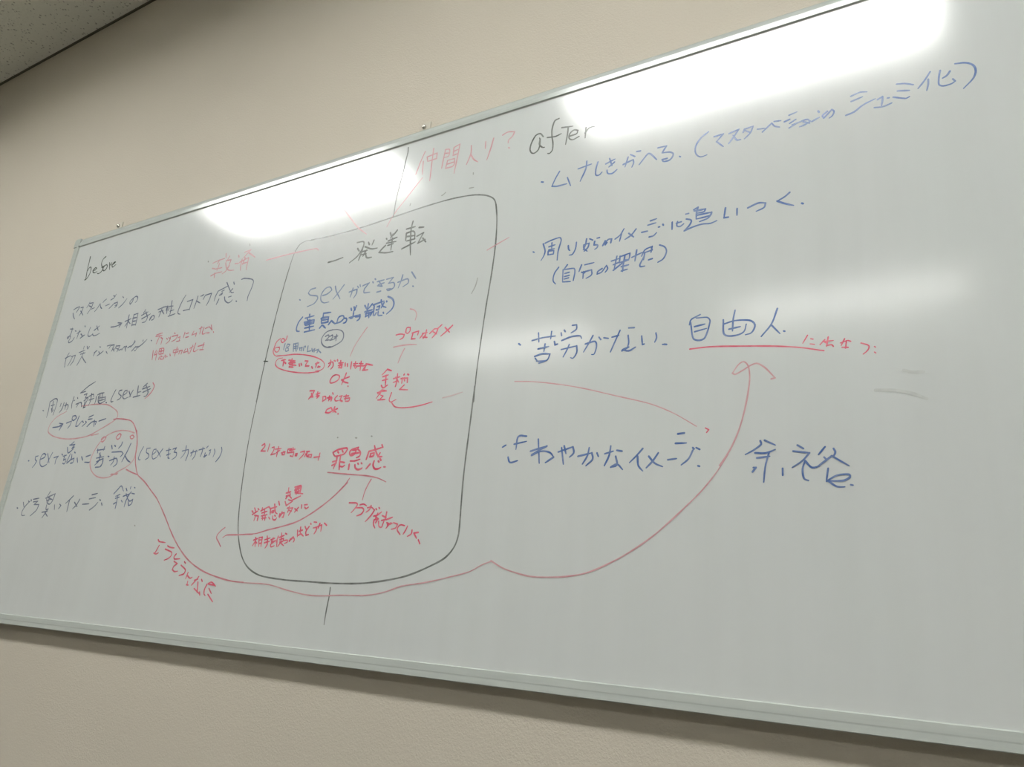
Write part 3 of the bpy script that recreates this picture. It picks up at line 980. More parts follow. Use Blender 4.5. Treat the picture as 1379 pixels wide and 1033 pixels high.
1134.5,385.9 1132.4,396.9
1132.3,386.3 1145.9,384.6 1144.6,391.2
1132.4,396.9 1140.2,397.5
1154.3,389.9 1164.2,389.9
1156,390.8 1150.2,397.9
1161.9,385 1160.8,397.3
1156.1,396.7 1164.7,398.4
1160.3,393.9 1157.2,398.8
1177.8,385.2 1169.1,392.5
1177.8,385.2 1185.3,385.6 1182.6,393 1175.5,400.5
1175.4,389.4 1183.7,395.1
1185.2,384.9 1192.5,379.5
1213.7,384 1203.8,392 1192.5,399.8
1199.3,385.6 1209.4,395.3
@red bar with a stroke falling from it inside the box|p|2.45
1096.5,407 1112.1,406.2 1129.3,406.6 1145,408.5
1120.7,412.5 1115.1,424.2 1111,436.8
@thin pale red slash inside the box|p|2.17
1030.8,361.9 1020.1,376.1 1007.9,394.6 1001.2,412.1
@small pale red curl at the right of the box|p|2.20
1121.3,341.3 1131.3,345.5 1136.7,353.4 1135.2,363.9
@red vertical kanji note inside the box at the right|r|2.78
1090.4,445 1085.6,449.7 1080.1,454.3
1090.5,445.6 1099.8,449.2
1082.3,457.8 1093.8,455.7
1082.7,464.4 1094.3,462.9
1089.1,455.9 1090.6,473.5
1081.8,472.7 1086.6,477.6 1095.3,473.3
1077.1,486.4 1084.2,481.9 1094.8,483.5
1084.8,480.7 1081.4,488.1
1106.2,463.4 1119,461.5
1113.4,455.8 1113.1,468 1106.5,469.9
1110.5,461.3 1118.3,471
1114.2,469.3 1112.4,477.5
1127.7,457.9 1127.1,459.1
1134.7,458.6 1137.2,459.9
1124.8,464 1124.8,472.9
1121.9,465 1135.7,465.1 1136.2,472.7
1130.8,476.6 1121.9,483.4 1139.1,485.6
1128,464.3 1130.4,469.6
@red hiragana and tail curve inside the box|r|2.19
1075.3,484.7 1083.6,483.7 1095.2,483.9
1084.2,481.2 1080.1,487.7 1075.1,495
1083.6,489.7 1089.3,491.9 1083.8,496.5
1078.8,497.8 1094.6,498.3
1106.3,487.4 1103.3,499.9 1107,503.6 1117.8,500.2
1109.3,504.6 1116.7,511.9 1130.5,515.1 1152.6,515.5 1172.1,513.8 1192,510.2
@faint pale red dash beside the box edge|f|2.09
1211.3,505.3 1228,503 1247.9,499.2
@small red numbered note left of the large kanji|r|2.64
821.8,561.4 827.6,558.3 829.9,563.2 821.7,571.6 834.2,572.2
841.3,559.7 839.2,573.1
848.8,566.8 854.1,565.7 854.6,571.1 849.3,579.6 860.1,578.1
858,570 872.7,569.3
865.2,565.6 864.3,583.6
869.8,572.5 861.6,576.8
879.6,575 877.2,580.2
874.7,577.4 883.5,575.8 882.9,581.1 877.4,580.9
889.7,571.5 898.6,571.3 898.3,577.2 889.5,578.1 889.7,571.5
894,574.4 897.5,573.9
901.8,569.5 902.8,577.4
900.1,573.3 907,572.3
898.5,577.9 905.6,577.5 904.8,585.4 898.1,583.7
910,581 914.3,580.5 913.5,584.4 909.7,583.6
921.8,578.3 931.1,576.8 929.9,582.5 921.2,590.6
933.4,586.6 934.9,581.5
935.9,578.3 942.8,578
937.8,579 937.6,585.5 948.7,588.5 949.3,583.4 940.8,584.3
955.7,588.8 969.2,588.1
967.9,582.3 967.5,588.1 966.4,594.4
@bold red kanji pair with an underline and insertion mark|r|2.76
904.3,648.5 915.2,646.1
908.3,639.7 909.1,649.8
905.6,653.6 915,652.5 913,648
909.7,652.4 905.8,658
913.6,653.7 918.9,657.6
922.2,638.7 936.4,635.9
924.3,640 925.9,650.1
927.2,637.5 928.8,651.4
929.6,640.1 937.7,637.8 936.9,649.1
923.4,643.8 936.8,641.5
925.2,647.6 936,645.3
929.9,648.9 944.2,650.5
931.6,637.6 932.9,650.3
912.5,660 919,661.3 939.8,654.1
905.3,663 909.7,670 922.8,662.6
@red diagonal arrow shaft through the bottom left of the box|q|2.25
1043.5,626.9 1033.3,640 1015.5,655.4 998.5,667.3 977.9,679
@large red three kanji heading with a full stop|r|3.23
997.5,582.4 1009,577.9 1026.8,576.3 1028.8,578.2 1023.7,585.5 1003.9,589 999.9,585.7 997.5,582.4
1008.2,581.7 1010.6,583.7
1017.6,579.6 1020.3,582.9
1008.1,589.2 1008.7,596.1 1004.3,610.3
1000.1,598.3 1009.7,596.8
999.7,604.5 1009.6,600.5
1016,587.7 1016.1,600.2 1017.5,612
1018.4,599 1026.8,600.6
1019.1,606.5 1023.4,607.6 1028.6,605
1052.6,576.3 1038.7,579.4 1034.7,583.5 1038.3,589.3 1046.6,586.6 1048.6,580.5 1040.5,580.1
1051.6,579.4 1058.2,584.6 1057.8,590.8 1051.2,593.5
1040.1,586.3 1059.1,585.3
1039.3,598.4 1049,598.7 1059.7,596.4
1038.1,604.1 1038.1,612.1
1050.3,605.2 1052.1,610.1 1058.3,613.4 1065.9,611.8 1066.9,610.7
1056.2,603 1057.8,604.5
1063.3,602.6 1065.1,603.9
1076.3,584.2 1089.8,581.8 1103.2,578.8
1075.7,585.4 1074.5,591.5 1072.8,597.5
1086.4,575.5 1090.2,583.7 1098.2,593.7 1105.1,594
1080.1,588.1 1087.7,587.2 1087.1,592 1079.6,593.5 1081,588.7
1100.2,587.8 1096.6,593.7
1101.6,574.5 1104.4,578.9
1082.6,605.2 1075.4,612.8
1090.2,600.7 1089,606.6 1093.3,613 1100.3,613.7 1106,611.5
1098.7,601 1100.6,602.5
1101.9,597.5 1104.2,600
1111.9,610.8 1115,611.2
@red underline below the large red kanji|q|2.35
993,615.8 1015.8,618.1 1047.1,621.2 1079.1,624.1 1103,628.6 1120.7,635
@short red stroke below the red underline|q|2.17
1089.5,630 1083.7,640 1079.5,650.6 1077.3,662.9
@red note in two lines beside the diagonal arrow|r|2.73
833.3,673.1 839.1,680.8
828.1,678.2 831.6,680.8
842,674.5 845.3,676.4
830.8,684.7 843.1,678.3
836.8,686 846.4,687.3 845.7,694.9
839.6,686 837.6,695.5
850.5,678.4 858.8,675.2
852.8,673.3 852.9,677.1
859.6,674.6 869.6,670.9
867.9,671.5 872.2,674.1
853.4,682.2 866.3,679.1
859.4,677.1 860.5,683.5
853.8,687.3 867.8,684.8
857.2,686 858.3,693.6
863.6,686.1 863.9,694.3
855.8,691.1 867.5,690.5
873.3,674.7 887.8,671.7
881.3,667.2 886.7,681.1 891.8,683.7
873.3,674.7 875,684.8
877.2,679.2 882.3,677.9 882.2,681.1 877.8,681.7
872.6,689.3 876.1,692.4
882,687.4 883.5,693 889.9,693.7 891.8,690.6
886.2,686.2 888.3,687.4
890.1,662.8 893.3,668.6
898.1,683.7 897.4,688.1
902.6,680.6 898.6,689.3 904,682.5 908.2,681.9 907.5,689.3 904.8,689.3
913.4,674.4 918.2,672.6
917.9,671.3 916,681.3
918.7,674.5 926.4,673.9 919,686.3
917.7,677.6 924.3,679.5
931.1,675.2 938,679
939.3,673.4 931.7,681.4
946,669.1 946.5,674.7
952,669.2 958.7,668.7
953.7,672.9 956.9,675.4 962.2,673
845.7,728.3 854.2,725.7
850,723.9 852.3,738.8
850.8,730.1 845.5,737.7
850.8,730.1 855.3,733.2
858.2,723.8 861.3,738.7
859.1,723.8 866.2,723.1 866.7,738.6
859.4,728.1 865.6,727.4
860.9,733.7 866.1,733
872.8,727.4 885.4,724.1
873.2,732.3 885,729.7
877.4,721.1 881,734.7 877.3,740.9
887.9,727.2 896.1,724.6
892.5,724 889.8,730.8 895.6,729.5
898.9,728.3 889.1,735.1 891,738.8 898.4,736.8
904,720.9 901.2,730.7
902.9,727 904,738
906.4,723.3 917.7,719.5
910.6,715.9 911.7,730.5 906.6,737.9
908.2,726.9 917.2,724.4 916.6,729.3 909.1,730.6
910,730.6 920.2,736.5
919.5,716.4 923.3,717.6
919.8,728 926.6,727.3 927.3,730.3 921,732.8
933,725.4 932.2,729.1
937.8,724.2 931.1,728.5 938.9,721.7 942.7,726.5 941,730.2
946.5,710.8 948.3,721.6
950.4,712.6 957.5,710.7
952.2,705.9 954.2,718
950.3,719.2 954.8,716.8 961.5,720.3
962,704.7 966.8,710.7
971.2,704.6 965.7,713.1 967.1,719.1 972.6,717.8
973.5,699.8 974.6,701
980.4,697.4 986.4,698
980.9,707 988.1,705.8 988.4,710.5 984.8,716.5
990.3,704.6 998.8,702.1 998.6,712.3
994.2,699.8 991.7,706.9
1003.9,699.2 1009.5,702.7
@red diagonal arrow with an open head leaving the box at the lower left|q|2.58
1040,634.1 1015.5,655.4 991.3,672.1 967.6,685.3 941.5,696.8 908.7,704.8 874.8,711.2 849,717 821.6,718.5
840.2,718.3 804.9,719.6 774.4,720.6 766,724.8
766.9,707.3 756.7,713.8 749.5,723.7 757.6,732.6 765.3,740.5
@slanted red katakana note at the lower right of the box|r|2.53
1050.8,666.9 1065.8,667.5 1068.6,669.9 1064.4,676.3 1057.9,682.7
1074.1,670.5 1081.6,669.4 1088.3,672.4
1067.3,675.1 1079.7,675.3 1083.4,678.8 1079.9,684.6 1070.5,687.8
1097.3,671.9 1095.4,677.7 1088.7,682.3
1090.4,675.3 1097.8,674.3 1105.4,678.9 1100.1,687 1089.9,696.8
1108,676.7 1109.8,678.4
1113.7,675 1115.5,676.7
1105.6,688.2 1112.2,687 1120.2,681.9
1113,683.6 1110,691.6
1107.4,693.9 1107.2,700.7 1111.3,706.6
1107.4,693.9 1114.7,692.8 1111.3,698.5
1109.6,689.3 1116.2,692.8
1116.8,696.2 1119,704.1 1124.3,705.2 1126.3,699.6 1128.2,693.9 1122.5,695
1122.7,687.6 1130.5,690.5
1130.5,682 1129.7,693.9
1131.1,693.9 1143.6,690
1133.4,698.4 1141.1,700.7 1138.3,701.2 1133.4,706.9
1135.1,699.6 1135.9,704.1
1140.8,699 1143.8,699.5
1146.5,698.4 1154.8,700.6 1152.2,706.2 1143.9,708.3
1168.7,702.8 1160,701.8 1155.4,708.4 1162.4,716.2
1174.5,703.4 1171.9,709.5 1168,715.6
1183.9,709.4 1183.3,714.9 1176.3,718.8
1196.2,712.6 1188,713.7 1194.1,721.3
1197.8,723.4 1201.5,729.3
@red line from the box up to the kanji note at the top|p|2.30
1107.4,83.7 1092.1,100.3 1073.1,122.1 1057.7,138.8 1048.4,151.9 1039.8,168.2
@red stroke crossing the top line of the box at the left|p|2.78
918,98.2 943.5,127.2 968.4,153.7 992.6,172.8
@black stroke from the board's top edge down to the box|x|2.69
1063.1,7.6 1064,17.5 1061.6,38.1 1060,56.7 1054.8,95 1052.4,121.2 1052.4,150.8
@small pale grey dashes left above the box|g|2.46
1087.7,135.7 1088.6,131.9
1158.1,132.7 1164.8,128.1
870.8,36.7 874.9,41.1
885.3,37.1 889.1,42.5
1214.8,132.2 1224,133
1156.6,132.4 1158.6,131.9
1219.3,103.1 1219.7,106.2
@red kanji with a question mark at the top middle|p|2.69
1105.2,28.2 1098.8,45.3 1090.6,72.2
1103.9,48.7 1105.8,76.2
1111.9,42.6 1114.3,51.6
1111.7,41.5 1133.5,39.3 1134.1,50.9 1114.3,51.6
1124.1,27.3 1124.4,52.3 1125.2,94.5
1151.8,37.3 1150,55.3 1148.5,75.3
1151.8,37.3 1160.8,39.8 1160.5,53.1 1151.9,53.8
1151.9,45.5 1160.7,47
1170.3,38.4 1182.6,34.8 1181.1,55.8 1177.6,93.1
1170.3,38.4 1170.4,54.8 1180.8,53.7
1170.3,46.6 1181.8,44.8
1159.6,62 1157.4,77.7 1174.3,76.2 1174.5,62.1 1159.6,62
1158.5,69.8 1174.4,69.1
1208.1,45.3 1209.1,61.7 1202.3,82.2
1209.3,63.7 1217,75.8 1226.1,83.3
1237.9,45.9 1238.6,60
1253.8,43.6 1250,63.3 1244.4,84.4
1271.7,42.9 1281.2,39.8 1295.3,43.1 1292.2,51 1284.9,56.7 1284.6,62.5
1286.5,71.8 1288.6,73.6
@large black word after at the top of the right part|k|2.79
1352.7,70.1 1346.2,62.2 1338.2,63.4 1330.2,79.1 1330.1,90.9 1336.5,97.5 1345.4,92.9 1347.5,76.9 1345.8,70.5
1347.1,73.3 1346.9,83.9 1353.3,90.9 1356.7,91.5
1379.8,43.3 1372.4,45.1 1368.3,59.4 1369,73.8 1372,88.8 1371.7,101.6 1367,106.1 1363.6,105.1
1360.3,74.1 1376,76.4 1386,74.2
1386.2,62.9 1406.5,66.3
1398.1,66.1 1397.5,80 1395.5,97.5
1401.1,83.8 1414.2,82.6 1416.1,77.4 1409.3,74.2 1401.9,78.9 1400.9,86.8 1407.2,92.1 1419,89.2
1430.1,75.9 1429.8,95.4
1429.2,86 1435.7,78.7 1445.9,78.4
@blue line ending with a full stop under the word after|b|2.66
1356.5,156.3 1360,157.6
1388.4,145.3 1382.2,156.1 1376.6,169.3 1385.6,171.6 1403,171.5
1403.3,160.4 1409.9,176.6
1421.3,149.5 1444,146.8
1435.6,139.3 1434.9,152.1 1426.3,173.1
1454.9,146 1452.1,158.9 1452.7,168.9 1457.9,170.3 1462.8,166.1
1468.3,153.4 1483.4,148.8
1474.1,145.1 1478.9,159.5
1482.7,154 1473.8,160.3
1471,165 1472.3,170.8 1479.6,173.2 1487.4,168.3
1497.2,162.3 1512.9,158 1514.1,163.7 1511.4,170.9
1504.7,151.4 1500.4,167.5
1508.5,148.1 1515.7,153.4
1518.3,145.5 1524.2,146.1
1523.1,169.4 1529.7,161.6 1537.2,154.1 1542.1,157.6 1550.1,168.3
1551.4,148.5 1564.8,149.1 1558.4,159 1570.7,161.4 1575.5,165.9 1571,174.1 1560.7,174.4 1558.7,170.7 1566.3,170.7
1584.9,172.5 1586.4,173.8
@blue bracket and katakana at the upper right|b|2.38
1627,143.3 1615.4,151.3 1608.4,163.8 1609.4,175.5 1615.8,182 1625,181.3
1635.1,154.1 1648.3,153.3 1638.7,163.3
1638.7,163.3 1648.4,174.3
1656.2,155.2 1670,152.2 1664.8,159.8 1655.8,171.8
1662.2,160.1 1667.3,169.1 1672.5,169.8
1677.6,155.6 1675.9,159.1
1677.6,154.6 1689.5,153.1 1686,162.1 1677.5,170.1
1678.5,156.8 1684.4,161.6
1695.3,159.9 1705.2,161.5
1701.9,166.5 1710.2,159.5 1714.4,155.8 1718.4,162 1724.8,165.5
1717.7,154.2 1726.6,155.6
1737.3,150.4 1747.7,148.3
1731.1,158.9 1737.9,157.1
1737.8,163.6 1745.8,159.6
1736.8,170.6 1748.9,165.4
1740.9,166.9 1759.9,164 1763.7,168.1 1756.6,171.7 1750.2,172.7
1755.1,166.4 1762.8,170.7
1774.2,155.4 1775.4,157.8
1766,169.2 1775.4,165.5
1785.6,159.5 1779.3,164.3 1780.7,168.6 1786.2,163.5 1791,158.3 1793.6,162 1791.4,168.1 1787.5,170.7
@large blue katakana and kanji with a closing bracket at the upper right|b|2.38
1814.8,145.5 1826,142.9 1834,145
1814.9,153.6 1828.3,150.8
1807.6,172.7 1817.3,170.6 1828,163.6 1843,158.7
1845.5,160.9 1851.4,158.1 1851.1,163.7 1849.5,171.6
1841.3,171.7 1852,173.3 1861.3,171.1
1857.2,162.3 1858.6,162.4
1868.5,145 1877.5,147.2 1886.9,152.3
1868.9,155.5 1882.1,159.1
1863.6,163.1 1877.5,169.6 1881.7,168.2
1906.3,139.5 1899.4,150.2 1891.7,159.5
1903.5,149.7 1903,157 1900.8,165.8
1917,141.5 1914.9,151.9 1914.5,161.9 1918.6,165.1 1927.9,164.7 1931.7,162.4 1929.4,158.4
1927.3,146.1 1923.6,151.3 1918.8,153.6
1933.3,137.2 1944.3,139.9 1951.6,145.7 1953.8,154.7 1950.6,164.5 1939.4,175.9
@blue line with kanji and katakana in the middle of the right part|b|2.58
1352.4,280.1 1354.3,281.5
1369.4,269.6 1373.8,283.3 1372.3,290.4 1367.9,298
1372.7,269.2 1384.3,266.2 1398.1,264.9 1400.6,269.6 1396.7,287.8 1396.1,302.7
1379.8,277 1390.4,275.6
1384.7,271 1385.1,281.3
1380.2,282.4 1389.9,282.2
1379.3,284.4 1379.4,290.7
1379.8,284.4 1389,285.2 1388.8,290.9 1379.8,290.8
1413.5,281.7 1414.6,288.2 1416.8,290.7
1427,278.8 1426.1,289.5 1421.5,297.9 1416.3,298.3
1439.2,285.9 1448.3,284.6 1446.7,291.5 1440.9,296.5
1443.7,276.5 1442.3,286.5 1439.1,294.1
1439.3,288 1440.6,292.4 1446,297.6
1448.8,277.5 1454.1,280.7
1457.3,283.4 1456.6,289.4 1462.3,290.6 1461.9,294.6 1458.1,296.9
1461,279 1465,278.8
1470.8,293.3 1474.4,285.9
1474.8,293.1 1477.5,289.6
1470.8,293.3 1479.3,284.9 1484.6,285 1483.5,291.2
1490.1,286.5 1497.7,281.6 1503.5,272.3
1499.9,280.1 1497.2,291.6
1511.2,281.5 1519.1,289.2
1522.4,276.8 1515.2,285.3 1505.8,290.4
1531.2,284.3 1539.7,284.1
1543.8,268.5 1553.1,267.1
1540.3,274.7 1552.3,273.4
1542.8,294.1 1549.2,293.5 1553.7,289.5
1556.2,281.2 1558.1,281.2
1562.6,278 1563.5,279.8
1576.4,277.7 1576.4,289.5
1582.5,281 1589.6,280.1
1584.2,278.5 1583.4,285.2 1588,287.1 1593.2,284
1596,269.4 1600.1,269.3
1596.7,277.4 1603.8,280.9 1602.1,287.3 1594.3,295.3 1608.3,291.6 1620.5,290.4 1630.8,291.7 1639.6,289.5
1607.1,265.1 1613.2,262.6 1611.5,269 1610.8,280.5
1608,267.2 1623.7,267.6 1622,271.5 1610.7,271.8
1611.6,274.9 1632.4,274.8 1630.7,279.2 1611.7,280.7
1632.4,275.8 1628.1,282.5 1615.6,285.8
1610.6,267.9 1620.2,268.1
1651.4,272.5 1649.4,287.3 1655.3,287.7
1667,277.1 1666.9,287.5
1681.3,279.5 1695.6,275.4 1704.4,277.5 1702.7,283.6 1692.2,287.3
1735.3,269.2 1728.9,274.1 1719.4,278.3 1728.7,284.2 1739.7,289.6
1749.8,288.7 1751.3,289.8
@blue bracketed kanji line below it|b|2.49
1399.8,315.5 1393.2,324.6 1392,336.7 1396.7,342.6
1414.3,314 1408.6,321.2
1407.6,321 1408.1,341.5
1407.6,321 1426.3,322.4 1427.7,328.8 1426,342.2
1411.2,327.8 1418.4,327.1
1410.9,332.9 1418.7,332.2
1410.8,336.9 1418,336.1
1409.1,341.3 1421.5,342.8
1438.2,318.5 1434.5,329
1443.4,319.5 1458.3,318.6
1439,330.8 1444.2,332.7
1442,330.3 1441.7,341.3
1441.1,331.2 1455,329.7 1455.5,337.8 1446.8,342.2
1471.9,330.8 1465.2,334.5 1464.4,338.4 1471.2,336.6 1478.5,327 1480.8,332.4 1477.1,337.7
1486,321.5 1497.5,319.7
1494.4,315.1 1490.7,337.2
1489.3,328 1497.8,325.7
1489.7,337 1509.2,323.9
1499.3,316.1 1498.8,326.9
1499.3,317.1 1514.5,314.1 1513,323.6 1505.3,323.2
1506.9,315.6 1504.8,332.9
1500.7,326.2 1513,324.6
1502,333.4 1513.3,332.5
1502.3,340.3 1511.7,339.1
1504.7,330.9 1504.3,341.6
1517.6,321.6 1533.3,316.8
1524.7,311.2 1522.6,328.4
1532.6,322.5 1537,313.6 1546.1,310.5 1548.1,315.8 1535.3,318.1
1537.1,317.5 1535.6,328.9
1547.9,309.9 1546.4,319.4
1536.4,323.2 1530.3,335.7 1531.4,338.8 1537.8,339
1543.1,330.4 1548.5,329.5
1558.9,310.2 1566.3,314.6 1569.2,321.9 1565,332.6 1557,336.8
@blue line ending in a full stop across the faint reflection|b|2.54
1341.3,431.5 1344.5,433.9
1364.1,429.3 1380.6,427.1 1402.9,427
1374,418.3 1376,433.3
1396.1,418.9 1395.4,430.9
1375.4,444 1393.2,442.3
1386.7,437.6 1385.6,449.1
1370.6,455.1 1382.8,452.6 1396.3,454.2 1391.9,463.3 1374.4,463.2
1371.9,458.1 1375.4,462.4
1378.8,466.6 1389.9,464
1401.9,435.6 1403.4,441.2 1407.3,440.2
1412.1,423.4 1413.1,427.8
1416.9,419.8 1418.7,422.3
1429.6,414.1 1436.5,414.1 1436.6,420.9 1428.4,425.6
1414.1,435.6 1429.8,431.5 1443.7,432.4 1445.9,436.5
1414.1,449.6 1438.7,446.9 1439.4,457.4 1434.1,465.2 1430.1,463.8
1426.6,443.5 1423.3,451.7 1418,461.5
1463.6,434.4 1458.1,444.6 1450.2,457.7
1452.3,445.8 1467.6,443.9 1470,451.7 1466.8,462.9 1463,463
1473,438.1 1476.1,442.2
1480.7,440 1487.4,441.8
1493,440.7 1503.2,439.2
1504.7,432 1497.2,449.5 1491.7,462.6
1517.5,430.1 1525.7,430.8
1517.1,441 1518.4,452.2 1516.9,459.3
1508.9,462.9 1518.7,458.6 1509.7,461.1 1518.9,464.1 1528.7,459.8
1537.1,444.6 1538.5,457.4 1541.1,456.9
1557.4,442.8 1558.5,450.1 1556.1,456
1569.8,460.8 1572.8,461.5
@blue three kanji underlined in red|b|2.38
1618.1,424.8 1605.8,430.5 1603.6,437.6
1605.2,434.1 1610.2,458.7 1623.5,459.7 1631.3,435.3 1627.9,430.4 1612.8,429
1610.6,441 1624.5,439.2
1610.7,448.3 1626.8,445.7
1648.7,436.6 1650.1,457.2 1661.6,460.6 1674.7,456.9 1678,446.7
1649.4,442.7 1663.8,440 1683.5,442.8 1688.8,449.4 1684.4,459.4 1676.8,461.2
1663.9,425.5 1661.6,437.3 1660.5,453.8
1656.1,450.8 1670.4,449.2
1716.6,431.1 1708.9,451.1 1696.4,466.1
1708.9,452.2 1719,465.2
1723.6,462.3 1724.8,462.9
1567.2,460.7 1572.1,461.3
@red underline below the blue kanji|r|2.10
1604.8,471.9 1630.5,471.9 1668.1,475.6 1710.4,480.8 1740.9,486.1 1769.2,493.9
@small red characters right of the red underline|r|1.66
1751.3,471.7 1745.4,481.5
1754.7,476.6 1757.4,477.6
1753.9,483.2 1758.8,484.5
1770.7,479.8 1765,485.7
1768.6,481.7 1772.4,484.4
1774.6,477 1772.3,488.8
1770.6,482 1780.2,482.1
1772.3,487.7 1778.1,487.3 1779.9,489.8
1787.7,486.3 1795.4,484
1792.6,481.5 1788.5,489.7
1794.4,485 1793.1,493.5
1789.4,492 1795.9,492.8
1796.3,484.2 1799.1,485.6
1810.1,489.2 1818.2,493.4 1817,498.6 1811.6,503.3
1824.1,495.2 1825.1,496.2
1823.7,502 1825.1,503.4
@long red curve rising to an arrowhead under the blue kanji|p|2.03
767,791.7 797.3,796.6 837.3,798.7 902.2,799.7 945.2,806.4 986.2,811.4 1015.4,812.1 1061.5,808.9 1114.9,806.4 1148.4,800 1176.3,790.9 1220.1,783.7 1258.4,775.2 1295.3,765.7 1312.8,756.6 1329.4,750.7
1327.7,750.4 1346.8,759.2 1369.2,765.3 1391,769.1 1417,769.3 1447.3,767.1 1474,761.8 1502.2,750.3 1529.6,735.8 1560.8,715.1 1584.8,694.9 1604.2,677 1623.4,658.2 1640.3,637.3 1654.8,615.4
1644.4,628.6 1657.1,609.8 1667.6,586.5 1675.1,560.7 1680.1,534.5 1681.7,516.6 1679.7,502.8 1674.4,497.2 1668,500.4 1660.4,511 1663.6,513 1674.4,507.9 1682.9,503.1 1690.3,501.2 1699.6,507.2 1712.2,522.4 1707.6,523.3
@thin red line across the right part ending in a dot|p|1.64
1340,490.9 1369.8,494.1 1414.4,502.4 1453.6,512.1 1498.1,525.7 1553.1,542.8 1583.9,557.3 1615.1,577.2
@small red comma at the end of the thin red line|r|1.90
1626.5,580 1630.8,582.6 1628,585.9
@blue phrase with a voiced katakana ending in a full stop|b|2.62
1329.4,589.9 1334.9,587.1
1368.2,575.7 1354.8,575.4 1352.4,594.3
1348.7,586.5 1368.9,583.3
1340.5,605.1 1344.2,612.8 1356.8,610.8
1387.8,581.1 1392.2,615.9
1376.7,598 1402.4,591.8 1378.6,603
1378.7,604.3 1394.8,598.8 1408.7,601.9 1414.1,608.2 1401.7,615.5
1420.8,601.2 1442.9,595 1444.7,603.6 1438.6,609.3
1429.5,593.1 1433,604.2
1425.7,595.4 1430,618.6
1451.6,608.7 1471.9,604.8 1473.7,613.2 1464.1,622.2
1467.6,597.5 1465.7,608.1 1458.8,619.7
1479.5,605.2 1481.8,610
1490.9,606.9 1503.2,603.9
1499.1,596.7 1497.3,609.5 1491.1,623.2
1508.1,603 1515.5,604.5
1506.8,611.1 1509,622.7 1500.6,625.4 1509,621.6 1517.4,629.2
1544.3,602.4 1536.3,611.2 1526.6,620.4
1537.5,612.4 1539.2,625 1545.3,632
1565.6,609.1 1557.8,620.1 1549.9,628.1
1552.9,613.1 1561.3,622.5 1571.8,627.3
1578.5,618.7 1589.8,617.6
1590.9,585.6 1599.3,584.9
1588.2,597.8 1602.4,598.1
1610.8,607.9 1605.4,618.7 1596.2,626
1615.1,604.8 1619.6,607.2
1610.7,604.6 1612.3,606.2
1617.6,627.9 1619.6,628.6
@blue large kanji pair at the right|b|2.28
1693.5,600.2 1694.5,604.5 1685.2,611.4 1675.6,616.3
1698.6,599.8 1710.9,606.4
1687.2,614.7 1700.3,615.3 1710.8,611.6
1689.2,621.1 1704.3,619.7
1703.3,615.4 1699.1,630.9 1696.8,650.5
1685,632.5 1688.1,632.6 1684,637.7
1718.7,634.7 1718.6,642.9
1735.9,607.7 1742.5,612.1
1730.9,614.6 1749,617.5 1741.1,626.4 1729.4,634.1
1743.9,626.5 1740.8,636.5 1742.4,647.7 1747,649.8
1743.9,626.5 1751.2,634.9 1759.7,633.2
1766.1,611.2 1758.7,620
1775.2,613.7 1776.9,617.8 1774.9,622.7
1773.1,622.1 1755.9,635
1764.7,623.3 1766.5,625.4
1773.1,622.1 1778.4,625.9 1790.7,634.3
1768.5,636.5 1766.1,651.3
1766.4,651.3 1777.6,644.7 1790.3,644.1 1791,647.1 1784.6,650.8 1767.4,650.9
1768.3,651 1777.1,657.5 1785.2,658
1791.5,655.8 1793.6,656.3
@black rounded box outline around the middle notes|x|2.70
849,155.4 899.2,157.2 966.4,156.4 1050.7,151 1130.1,145.5 1187.3,144.6 1229.2,148.7 1254.7,156.7 1269.1,167.8 1276.4,194.7 1280.2,240.6 1279.1,296.4 1274.4,365.4 1270,468.9 1270.5,516.6
1269.4,491.5 1268.2,547.9 1266.5,629.4 1268.8,714 1264.1,731.4 1250.6,747.4 1224.7,760.7 1182.2,776.3 1111.6,788.6 1044.1,792 991.4,791.6 931,790.5 874.4,785.3 843.9,773.5 825.4,757.3 807.2,725.4 797.7,694.5 789.3,635.1 783.7,548.8 785.3,446.3
783.5,476.6 785.9,396.5 791.4,301.6 800.8,218.3 808.8,176.4 819.8,159.1 833.9,154.7 849.1,155.9
@small black tick on the left side of the box|k|2.27
782.5,396.8 794,398.6
@black vertical stroke below the box|x|2.34
1038.2,798.4 1038.6,811 1037.2,833.1 1037,853.6
@pale red stroke from the kanji pair to the box|p|2.76
730.4,176 802.4,175.1 868.9,177.7 874.6,182.2
@pale red stroke crossing the right side of the box|p|2.08
1265.2,259.8 1280.7,253.7 1305.1,245
@faint grey stroke inside the box at the right|g|2.07
1252.7,307.4 1250,320.8 1243.8,333.5
@three small grey dots above the red heading|g|2.29
1002.1,556.9 1003.4,557.3
1042.6,559.7 1045.6,560.2
1076.5,558.9 1078.2,559.3
@faint grey wiped smudge under the small red characters|s|4.01
1822.5,548.3 1841.9,550 1859.4,555.5 1873.2,562.7
1852.3,527.2 1861.1,530.3 1872.1,530.9
@small grey dots around the pale red kanji pair|g|2.69
542.7,142.5 544.3,144.6
668.4,126.8 670.1,131
@single grey dot on the lower left of the board|g|2.57
503.5,704.1 506.3,705.2"""

